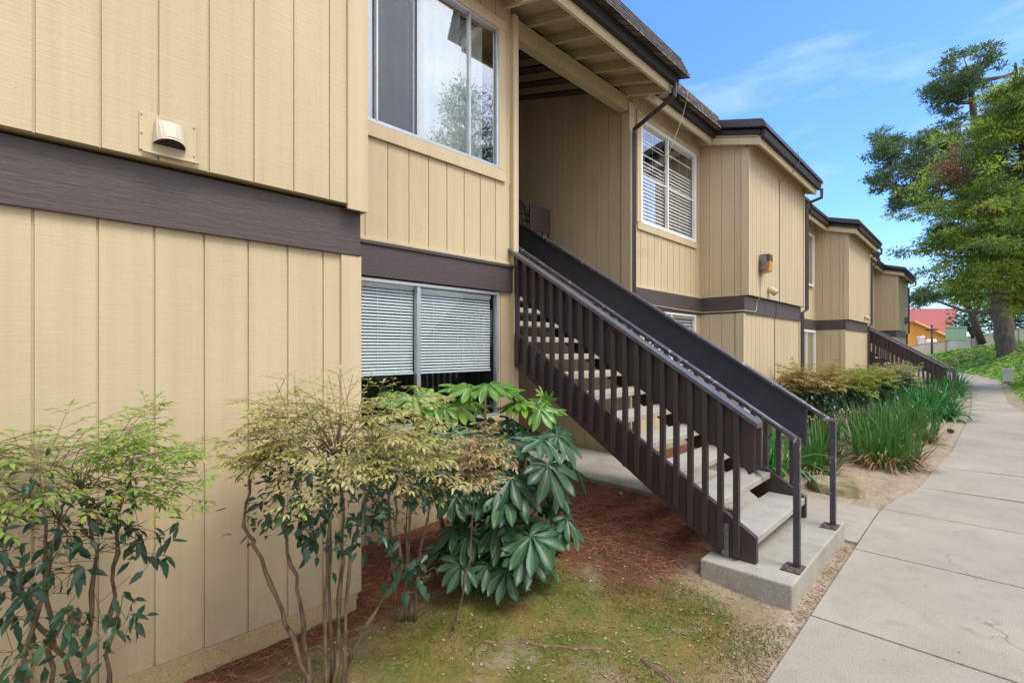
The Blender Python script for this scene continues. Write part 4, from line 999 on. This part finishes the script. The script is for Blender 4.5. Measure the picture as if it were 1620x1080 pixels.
surf_root([(1.84,1.99),(2.02,1.84),(2.15,1.63),(2.31,1.48)],.009); surf_root([(1.86,1.98),(2.04,1.82),(2.17,1.61)],.006)
surf_root([(2.38,1.32),(2.36,1.19),(2.32,1.04),(2.30,.9)],.014); surf_root([(2.36,1.30),(2.33,1.15),(2.28,1.0)],.009)
tag(m.build('tree_root',simple('root_wood',(.17,.10,.06),.9,.4,30,bscale=60,bstr=.8,bd=.004),smooth=True),'weathered brown roots lying on the mossy ground before the fatsia','root')
# ivy bank
def ivy():
    m=MB(); r=random.Random(8); n=0
    while n<52000:
        x=r.uniform(14,62) if r.random()<.8 else r.uniform(62,92); v=r.uniform(-.215,.33)*1.0
        # stay inside the wedge the path looks into, with a wide margin
        y=r.uniform(-.11*x-1.0,.02*x+1.2) if x<40 else r.uniform(-.10*x,.13*x)
        d=dist_poly(PR,x,y)
        if d<.32+.12*noise.noise(V(x*1.3,y*1.3,0)) : continue
        if x>62 and d<8: pass
        n+=1; lump=.06+.12*noise.noise(V(x*.8,y*.8,4))+.08*noise.noise(V(x*2.6,y*2.6,9)); lump=max(.01,lump)*sstep(.25,1.0,d)+.02
        z=H(x,y)+lump*r.random()**.4; L=r.uniform(.05,.09)*(1 if x<30 else 1.35 if x<50 else 2.0)
        nn=V(r.gauss(0,.45)-.15,r.gauss(0,.45)+.15,1).normalized(); a=r.uniform(0,6.28); f=V(cos(a),sin(a),0); f=(f-nn*f.dot(nn)).normalized(); s=nn.cross(f)
        p=V(x,y,z); m.add([tuple(p-f*L),tuple(p+s*L*.8),tuple(p+f*L*1.1),tuple(p-s*L*.8)],[(0,1,2,3)])
    tag(m.build('ivy',leafmat('ivy_leaf',[(.11,.22,.03),(.18,.33,.05),(.26,.40,.06),(.08,.16,.03),(.34,.44,.09)],.6,.3,spec=.25),normals=False),kind='stuff')
    g=MB()   # leafy mat under the leaves
    return
ivy()
# trees
def tuft(m,p,r,n,rad,flat,L,W,bias=V(0,0,0)):
    for i in range(n):
        d=Vector((r.gauss(0,1),r.gauss(0,1),r.gauss(0,1)))
        q=p+V(d.x*rad,d.y*rad,d.z*rad*flat)*.5; d=(d.normalized()+bias+V(r.uniform(-.4,.4),r.uniform(-.4,.4),r.uniform(-.4,.4))).normalized()
        s=d.cross(V(r.uniform(-1,1),r.uniform(-1,1),r.uniform(-1,1))).normalized()*W; l=L*r.uniform(.6,1.3)
        m.add([tuple(q-s),tuple(q+s),tuple(q+d*l)],[(0,1,2)])
L_pine=leafmat('pine_needles_green',[(.07,.13,.06),(.12,.19,.09),(.19,.27,.13),(.08,.14,.07),(.04,.08,.04)],.6,.3)
L_fir=leafmat('fir_needles_green',[(.22,.30,.05),(.36,.43,.07),(.48,.52,.11),(.15,.23,.04),(.54,.55,.16)],.6,.45,spec=.2)
L_red=leafmat('dry_red_needles',[(.22,.07,.05),(.30,.13,.09),(.18,.09,.05)],.8,.1)
def pine():
    T=thing('pine_tree','tall blue-green pine with leaning trunk rising behind the ivy bank','tree',(45.1,-.9,1.4)); r=random.Random(4)
    tr=[V(45.25,-1.05,.9),V(45.0,-.8,3),V(44.7,-.45,6.6),V(44.6,-.3,10),V(44.3,.1,13.5),V(43.9,.6,17),V(43.6,.8,19.5)]
    P=[];R=[]
    for i in range(len(tr)-1):
        for k in range(4): P.append(tr[i].lerp(tr[i+1],k/4)+V(r.uniform(-.05,.05),r.uniform(-.05,.05),0))
    P.append(tr[-1]); n=len(P); R=[.50*(1-i/n)**.8+.05+(.18 if i==0 else 0) for i in range(n)]
    m=MB(); m.tube(P,R,14); m.build('trunk',BARK2,T,smooth=True)
    masses=[((43.58,0.74,19.46),2.53,1.71),((43.69,2.07,18.54),1.55,1.55),((39.62,3.43,13.09),2.69,2.24),((39.71,4.78,14.56),1.22,1.55),((43.92,1.82,14.96),1.96,2.24),((39.54,4.95,12.31),.98,.9),((47.05,0,12.98),2.45,2.86),((41.24,3.19,11.17),1.96,1.06),((46.6,-.97,16.86),1.63,2.45),((46.83,-1.22,8.02),2.45,3.27),((45.85,1.25,10.59),1.63,2.45),((44.8,2.35,9.51),.57,.9),((44.2,2.98,5.17),1.22,.82),((46.9,-2.7,20.3),.9,.7),((47.5,-3.0,17),2.2,3)]
    F=MB(); LB=MB()
    for (c,a,b) in masses:
        c=V(*c); hz=min(P,key=lambda q:abs(q.z-(c.z-1.2))+.0*(q-c).length)
        mid=hz.lerp(c,.5)+V(0,0,-.35); LB.tube([hz,mid,c],[.14,.10,.04],6)
        nc=int(24*a*b)+9
        for k in range(nc):
            u=Vector((r.gauss(0,1),r.gauss(0,1),r.gauss(0,1))).normalized()*(r.random()**.42)
            if noise.noise((c+u*2.2)*.9)<-.08: continue
            p=c+V(u.x*a*.72,u.y*a*.72,0)+V(.691,-.723,0)*(u.x*.28*a)+V(0,0,u.z*b)
            if k%3==0: LB.tube([c.lerp(mid,.3),c.lerp(p,.6)+V(0,0,-.1),p],[.04,.03,.012],4,cap=False)
            tuft(F,p,r,85,.34,.45,.22,.040,V(0,0,.25))
    LB.build('limbs',BARK2,T,normals=False); F.build('crown',L_pine,T,normals=False)
pine()
def fir():
    T=thing('fir_tree','yellow-green conifer with drooping sprays at the right edge, nearer than the pine','tree',(29.2,-1.75,.3)); r=random.Random(14)
    base=V(29.35,-1.75,.25); top=V(28.3,-.85,13.1)
    tr=[base,V(28.9,-1.35,2.2),V(28.75,-1.2,4.5),V(28.6,-1.1,8),top]; P=[]
    for i in range(4):
        for k in range(4): P.append(tr[i].lerp(tr[i+1],k/4))
    P.append(top); n=len(P); m=MB(); m.tube(P,[.24*(1-i/n)**.9+.02 for i in range(n)],12); m.build('trunk',BARK2,T,smooth=True)
    def tp(z):
        for a,b in zip(P,P[1:]):
            if a.z<=z<=b.z: return a.lerp(b,(z-a.z)/(b.z-a.z))
        return P[-1]
    F=MB(); F2=MB(); LB=MB(); RD=MB()
    prof=[(2.6,1.2),(4.2,3.6),(5.2,5.0),(6.5,4.9),(8.5,4.2),(10.2,3.2),(11.6,2.2),(12.7,1.1),(13.3,.4)]
    nb=210
    for k in range(nb):
        z=lerp(3.3,13.0,(k+.5)/nb)+r.uniform(-.15,.15); a=k*2.399+r.uniform(-.3,.3)
        R_=0
        for (z0,r0),(z1,r1) in zip(prof,prof[1:]):
            if z0<=z<=z1: R_=lerp(r0,r1,(z-z0)/(z1-z0))
        R_*=r.uniform(.42,1.15)*.86; 
        if R_<.2: R_=.3
        o=tp(z); d=V(cos(a),sin(a),0); rise=r.uniform(.05,.30)
        pts=[o+d*R_*t+V(0,0,R_*(rise*t-.16*t*t)) for t in (0,.25,.5,.75,1)]
        LB.tube(pts,[.030*(1-.22*i)+.004 for i in range(5)],4,cap=False)
        nsp=int(4+R_*4.4)
        for j in range(nsp):
            t=lerp(.25,1.04,(j+r.random())/nsp); i=min(3,int(t*4)); q=pts[i].lerp(pts[i+1],min(1,t*4-i)) if t<1 else pts[4]
            sd=d.cross(V(0,0,1))*r.choice((-1,1)); off=sd*r.uniform(0,.75)*(1.1-t*.6)*min(1,R_/2.5); p=q+off+V(0,0,r.uniform(-.12,.05))
            if noise.noise(p*.75)<-.10: continue
            M_=F if r.random()<.6 else F2
            ln=r.uniform(.7,1.25)
            tuft(M_,p,r,int(34*ln),.36*ln,.42,.15,.030,(d*.5+sd*.3+V(0,0,-.15)))
            if r.random()<.5:
                q2=p+V(r.uniform(-.35,.35),r.uniform(-.35,.35),r.uniform(-.30,.1)); tuft(M_,q2,r,22,.24,.5,.15,.030,V(0,0,-.2))
    for c,rr in (((27.0,1.1,9.3),.55),((27.2,.75,8.7),.45),((26.6,1.3,8.9),.3),((27.0,-.2,7.1),.3)):
        for k in range(10): tuft(RD,V(*c)+V(r.gauss(0,rr*.5),r.gauss(0,rr*.5),r.gauss(0,rr*.4)),r,36,.25,.6,.16,.02)
    LB.build('limbs',BARK2,T,normals=False); F.build('crown',L_fir,T,normals=False); F2.build('crown_inner',leafmat('fir_inner_green',[(.09,.15,.04),(.14,.21,.05),(.06,.10,.03),(.18,.25,.06)],.6,.3,spec=.2),T,normals=False); RD.build('dry_foliage',L_red,T,normals=False)
fir()
def broad(name,label,base,masses,seed,mat,group,th=.2,nl=900,sz=.16):
    T=thing(name,label,'tree',base,group); r=random.Random(seed); b=Vector(base); F=MB(); m=MB()
    c0=Vector(masses[0][0]); m.tube([b,b.lerp(c0,.5),c0],[th,th*.8,th*.3],10); m.build('trunk',BARK2,T,smooth=True)
    LB=MB()
    for c,a,h in masses:
        c=Vector(c); LB.tube([b.lerp(c0,.55),c],[th*.4,.05],5)
        for k in range(int(nl*a*h/4)):
            u=Vector((r.gauss(0,1),r.gauss(0,1),r.gauss(0,1))).normalized()*(r.random()**.35); k2=1+.35*noise.noise(u*2.1+c)
            p=c+V(u.x*a*k2,u.y*a*k2,u.z*h*k2)
            nn=V(r.gauss(0,.5),r.gauss(0,.5),1).normalized(); f=V(r.uniform(-1,1),r.uniform(-1,1),0); f=(f-nn*f.dot(nn)).normalized(); s=nn.cross(f); L=sz*r.uniform(.6,1.3)
            F.add([tuple(p-f*L),tuple(p+s*L*.6),tuple(p+f*L),tuple(p-s*L*.6)],[(0,1,2,3)])
    LB.build('limbs',BARK2,T,normals=False); F.build('crown',mat,T,normals=False); return T
L_br=leafmat('bright_broadleaf',[(.12,.26,.03),(.18,.36,.05),(.09,.20,.03),(.24,.42,.08)],.5,.3)
L_dk=leafmat('dark_broadleaf',[(.03,.07,.02),(.05,.11,.03),(.08,.15,.04),(.12,.12,.04)],.6,.15)
broad('broadleaf_tree','bright green leafy tree behind the pine, its branches reaching over the red roof',(69.5,.3,2.2),[((66.5,1.6,7.2),2.6,1.2),((69.5,0,6.9),3.2,1.9),((71,-1.9,6.4),2.6,1.7),((64.6,2.4,7.5),1.7,.9)],61,L_br,'trees beyond the fence',.35,1500,.16)
broad('broadleaf_tree','dark green tree mass low behind the green utility box',(84.5,1.0,3),[((84.2,1.9,5.0),2.2,1.5),((86.5,-.6,5.4),3.2,1.9),((90,-4,5.6),3.5,2.4)],62,L_dk,'trees beyond the fence',.3,900,.2)
broad('broadleaf_tree','dark tree at the right edge beyond the fence, seen between the trunks',(80,-8.5,3.2),[((80,-8.5,6.5),4,3.2),((86,-8,7.5),4,3.2)],63,L_dk,'trees beyond the fence',.3,700,.22)
# a pine across the path, seen mirrored in the upper windows
def mirror_pine():
    T=thing('pine_tree','pine across the path, seen only as a reflection in the upper windows','tree',(14.5,-9.5,1.5)); r=random.Random(44); m=MB()
    m.tube([V(14.5,-9.5,1),V(14.3,-9.3,6),V(14.4,-9.4,13)],[.3,.22,.08],10); m.build('trunk',BARK2,T,smooth=True); F=MB(); LB=MB()
    for k in range(46):
        z=r.uniform(4.5,13); a=r.uniform(0,6.28); q=V(14.4+cos(a)*r.uniform(.8,3.2)*(14.5-z)/8,-9.4+sin(a)*r.uniform(.8,3.2)*(14.5-z)/8,z); LB.tube([V(14.4,-9.4,z-.6),q],[.05,.02],4)
        for j in range(6): tuft(F,q+V(r.gauss(0,.35),r.gauss(0,.35),r.gauss(0,.2)),r,45,.4,.6,.22,.02)
    LB.build('limbs',BARK2,T,normals=False); F.build('crown',L_pine,T,normals=False)
mirror_pine()
# ------------------------------------------------------------------ far things
FP=[(95.5,14.0,.55,1.95),(92.3,10.6,.55,2.0),(89.5,7.75,.55,2.0),(87.6,3.9,.9,2.62),(85.9,1.35,1.5,3.15),(81,-.8,1.8,3.45),(75.7,-2.5,2.0,3.65),(67.7,-4.3,2.0,3.8),(60,-8,2.2,3.9)]
T=thing('wooden_fence','long pale tan board fence across the hillside behind the ivy','fence',(85.9,1.35,1.7)); 
fm=painted_siding('pale_fence',(.72,.62,.46)); 
for (xa,ya,za,ta),(xb,yb,zb,tb) in zip(FP,FP[1:]):
    n=max(2,int(math.dist((xa,ya),(xb,yb))/.16)); dx,dy=(xb-xa),(yb-ya); l=math.hypot(dx,dy); nx_,ny_=-dy/l*.02,dx/l*.02; m=MB()
    for k in range(n):
        t0,t1=k/n+.004,(k+1)/n-.004; p=(xa+dx*t0,ya+dy*t0); q=(xa+dx*t1,ya+dy*t1); zb0=lerp(za,zb,t0)-.8; zt=lerp(ta,tb,t0)
        m.prism_z([(p[0],p[1]),(q[0],q[1]),(q[0]+nx_,q[1]+ny_),(p[0]+nx_,p[1]+ny_)],zb0,zt)
    m.build('board_panel',fm,T)
    m=MB(); m.tube([(xa-.05,ya,ta+.03),(xb-.05,yb,tb+.03)],.06,4); m.build('top_rail',M['soffit'],T)
    m=MB(); m.box(xa-.14,xa-.03,ya-.08,ya+.08,za-.8,ta+.1); m.build('post',M['trim'],T)
# house
T=thing('house','orange walled house with red roof beyond the fence','house',(110,7,1.5))
orange=simple('orange_siding',(.60,.28,.05),.7,.06,3,bscale=1,bstr=.6,bd=.03,stretch=(.2,.2,7)); red=simple('red_roof',(.32,.075,.06),.8,.12,1.5,bscale=1,bstr=.7,bd=.05,stretch=(3,3,3))
A_,B_,C_,D__,E_=V(112.8,15.5,9.05),V(123.75,3.73,9.05),V(111.8,4.5,3.75),V(109.9,8.9,6.45),V(106.0,13.9,6.6)
up=V(0,0,.22); m=MB(); top=[A_,B_,C_,D__,E_]; n=5
m.v=[tuple(p) for p in top]+[tuple(p-up) for p in top]; m.f=[(0,1,3,4),(1,2,3),(5,9,8,6),(6,8,7)]+[(i,(i+1)%5,(i+1)%5+5,i+5) for i in range(5)]
m.build('roof',red,T)
m=MB(); pts=[V(106.4,13.9,0),V(110.3,8.9,0),V(112.0,4.9,0),V(122,5,0),V(114,15,0)]
hts=[6.3,6.15,3.6,6.0,6.5]; m.v=[(p.x,p.y,.3) for p in pts]+[(p.x,p.y,h) for p,h in zip(pts,hts)]; m.f=[(i,(i+1)%5,(i+1)%5+5,i+5) for i in range(5)]+[(5,6,7,8,9),(4,3,2,1,0)]
m.build('wall',orange,T)
m=MB(); m.tube([D__+V(-.15,0,-.15),C_+V(-.15,0,-.15)],.16,4); m.build('rake_board',simple('yellow_trim',(.75,.45,.10),.6),T)
m=MB(); m.tube([E_+V(-.15,0,-.15),D__+V(-.15,0,-.15)],.16,4); m.build('fascia',simple('red_fascia',(.35,.12,.06),.6),T)
# small far things
T=thing('storage_bin','white tapered bin standing in front of the orange house','bin',(96.9,7.3,2)); m=MB(); m.tube([(96.9,7.0,1.6),(96.9,7.1,3.3),(96.9,7.15,3.35)],[.42,.60,.62],4); m.build('body',M['white'],T,bevel=.03); m=MB(); m.tube([(96.9,7.15,3.36),(96.9,7.15,3.46)],[.68,.6],4); m.build('lid',M['white'],T,bevel=.03)
T=thing('storage_tank','white rounded tank lying beside the white bin','tank',(97.3,6.0,2)); m=MB(); m.tube([(97,6.55,2.55),(97,6.45,2.55),(97,5.4,2.55),(97,5.3,2.55)],[.3,.5,.5,.3],14); m.build('shell',M['white'],T,smooth=True)
for yy in (6.2,5.6): m=MB(); m.box(96.8,97.2,yy-.08,yy+.08,1.2,2.2); m.build('foot',M['steel'],T)
T=thing('utility_box','pale green utility box on the slope above the fence','utility box',(80.3,2.6,2.5)); gm=simple('pale_green_paint',(.22,.34,.24),.5,.08,3); 
m=MB(); m.prism_z([(79.65,3.55),(81.35,1.7),(82.8,1.77),(81.1,3.62)],2.6,4.15); m.build('cabinet',gm,T,bevel=.05); m=MB(); m.prism_z([(79.55,3.6),(81.33,1.62),(82.9,1.70),(81.15,3.68)],4.16,4.30); m.build('lid',gm,T,bevel=.04)
T=thing('wooden_post','dark wooden post with a short crossarm beyond the far staircase','post',(58.85,3.55,.5)); m=MB(); m.cyl(58.85,3.55,.3,3.8,.10,10,.085); m.build('pole',BARK2,T,smooth=True)
m=MB(); m.box(58.6,58.72,3.1,4.0,3.28,3.42); m.build('crossarm',BARK2,T,bevel=.01)
T=thing('light_pole','slim pale pole among the trees beyond the fence','pole',(72,1.0,2)); m=MB(); m.cyl(72,.72,1.8,5.4,.17,10); m.build('shaft',simple('pale_pole',(.45,.42,.36),.7),T,smooth=True); m=MB(); m.cyl(72,.72,1.7,1.95,.3,10); m.build('base',M['concrete'],T)
T=thing('utility_pedestal','white utility pedestal standing in the ivy beside the path','utility box',(31.4,-.72,.1)); m=MB(); m.prism_x([(-.88,.18),(-.56,.18),(-.54,.72),(-.90,.72)],31.3,31.6); m.build('cabinet',M['white'],T,bevel=.01)
m=MB(); m.box(31.27,31.63,-.92,-.52,.721,.76); m.build('lid',M['white'],T,bevel=.008); m=MB(); m.box(31.32,31.58,-.85,-.59,-.02,.179); m.build('base',M['concrete'],T)
# ------------------------------------------------------------------ camera, light, sky
F_PX=784.0; TH=math.atan(750/784)
cam=bpy.data.cameras.new('camera'); co=bpy.data.objects.new('camera',cam); COL.objects.link(co); scene.camera=co
co.location=(0,0,1.66); co.rotation_euler=(pi/2,0,TH-pi/2)
cam.lens=F_PX/1620*36; cam.sensor_width=36; cam.shift_y=11/1620; cam.clip_end=3000; cam.clip_start=.05
SUN_EL,SUN_AZ=radians(52),radians(200)     # azimuth measured from +X anticlockwise
sd=Vector((cos(SUN_EL)*cos(SUN_AZ),cos(SUN_EL)*sin(SUN_AZ),sin(SUN_EL)))
SUN_DIR=Vector((.12,-.62,1.05)).normalized()
sl=bpy.data.lights.new('sun','SUN'); sl.energy=1.75; sl.angle=radians(24); sl.color=(1,.94,.85)
so=bpy.data.objects.new('sun',sl); COL.objects.link(so); so.rotation_euler=SUN_DIR.to_track_quat('Z','Y').to_euler(); so.location=(0,-10,20)
w=bpy.data.worlds.new('World'); scene.world=w; w.use_nodes=True; nt=w.node_tree; nt.nodes.clear()
out=nt.nodes.new('ShaderNodeOutputWorld'); sky=nt.nodes.new('ShaderNodeTexSky'); sky.sky_type='NISHITA'; sky.sun_disc=False
sky.sun_elevation=math.asin(SUN_DIR.z); sky.sun_rotation=math.atan2(SUN_DIR.x,SUN_DIR.y); sky.ozone_density=3.0; sky.air_density=1.0; sky.dust_density=.4
bg=nt.nodes.new('ShaderNodeBackground'); bg.inputs[1].default_value=.15
nt.links.new(mix(nt,1.0,sky.outputs[0],(.66,.93,1.34),'MULTIPLY'),bg.inputs[0])
tc=nt.nodes.new('ShaderNodeTexCoord'); sp=nt.nodes.new('ShaderNodeSeparateXYZ'); nt.links.new(tc.outputs['Generated'],sp.inputs[0])
mp=nt.nodes.new('ShaderNodeMapping'); mp.inputs['Scale'].default_value=(1,1,3.4); nt.links.new(tc.outputs['Generated'],mp.inputs[0])
n1=nt.nodes.new('ShaderNodeTexNoise'); n1.inputs['Scale'].default_value=2.6; n1.inputs['Detail'].default_value=7; n1.inputs['Roughness'].default_value=.52; nt.links.new(mp.outputs[0],n1.inputs['Vector'])
wisp=mapr(nt,n1.outputs['Fac'],.52,.80,0,.42)
low=mapr(nt,sp.outputs[2],.22,.0,0,.45)
veil=math_(nt,'ADD',math_(nt,'MULTIPLY',mapr(nt,sp.outputs[1],-.12,-.6),.95),math_(nt,'MULTIPLY',mapr(nt,sp.outputs[0],.1,-.5),.6))
veil=math_(nt,'MINIMUM',math_(nt,'MULTIPLY',veil,mapr(nt,n1.outputs['Fac'],.3,.6,.75,1)),1)
fac=math_(nt,'MINIMUM',math_(nt,'ADD',math_(nt,'MAXIMUM',wisp,veil),math_(nt,'MULTIPLY',low,mapr(nt,n1.outputs['Fac'],.35,.65,.4,1))),.97)
cb=nt.nodes.new('ShaderNodeBackground'); cb.inputs[0].default_value=(.93,.96,1,1); cb.inputs[1].default_value=.95
nt.links.new(math_(nt,'ADD',math_(nt,'MULTIPLY',mapr(nt,sp.outputs[2],0,1,0,1),1.15),.42),cb.inputs[1])
ms=nt.nodes.new('ShaderNodeMixShader'); nt.links.new(fac,ms.inputs[0]); nt.links.new(bg.outputs[0],ms.inputs[1]); nt.links.new(cb.outputs[0],ms.inputs[2]); nt.links.new(ms.outputs[0],out.inputs[0])
scene.view_settings.view_transform='Standard'; scene.view_settings.look='None'; scene.view_settings.exposure=0.86; scene.view_settings.gamma=1
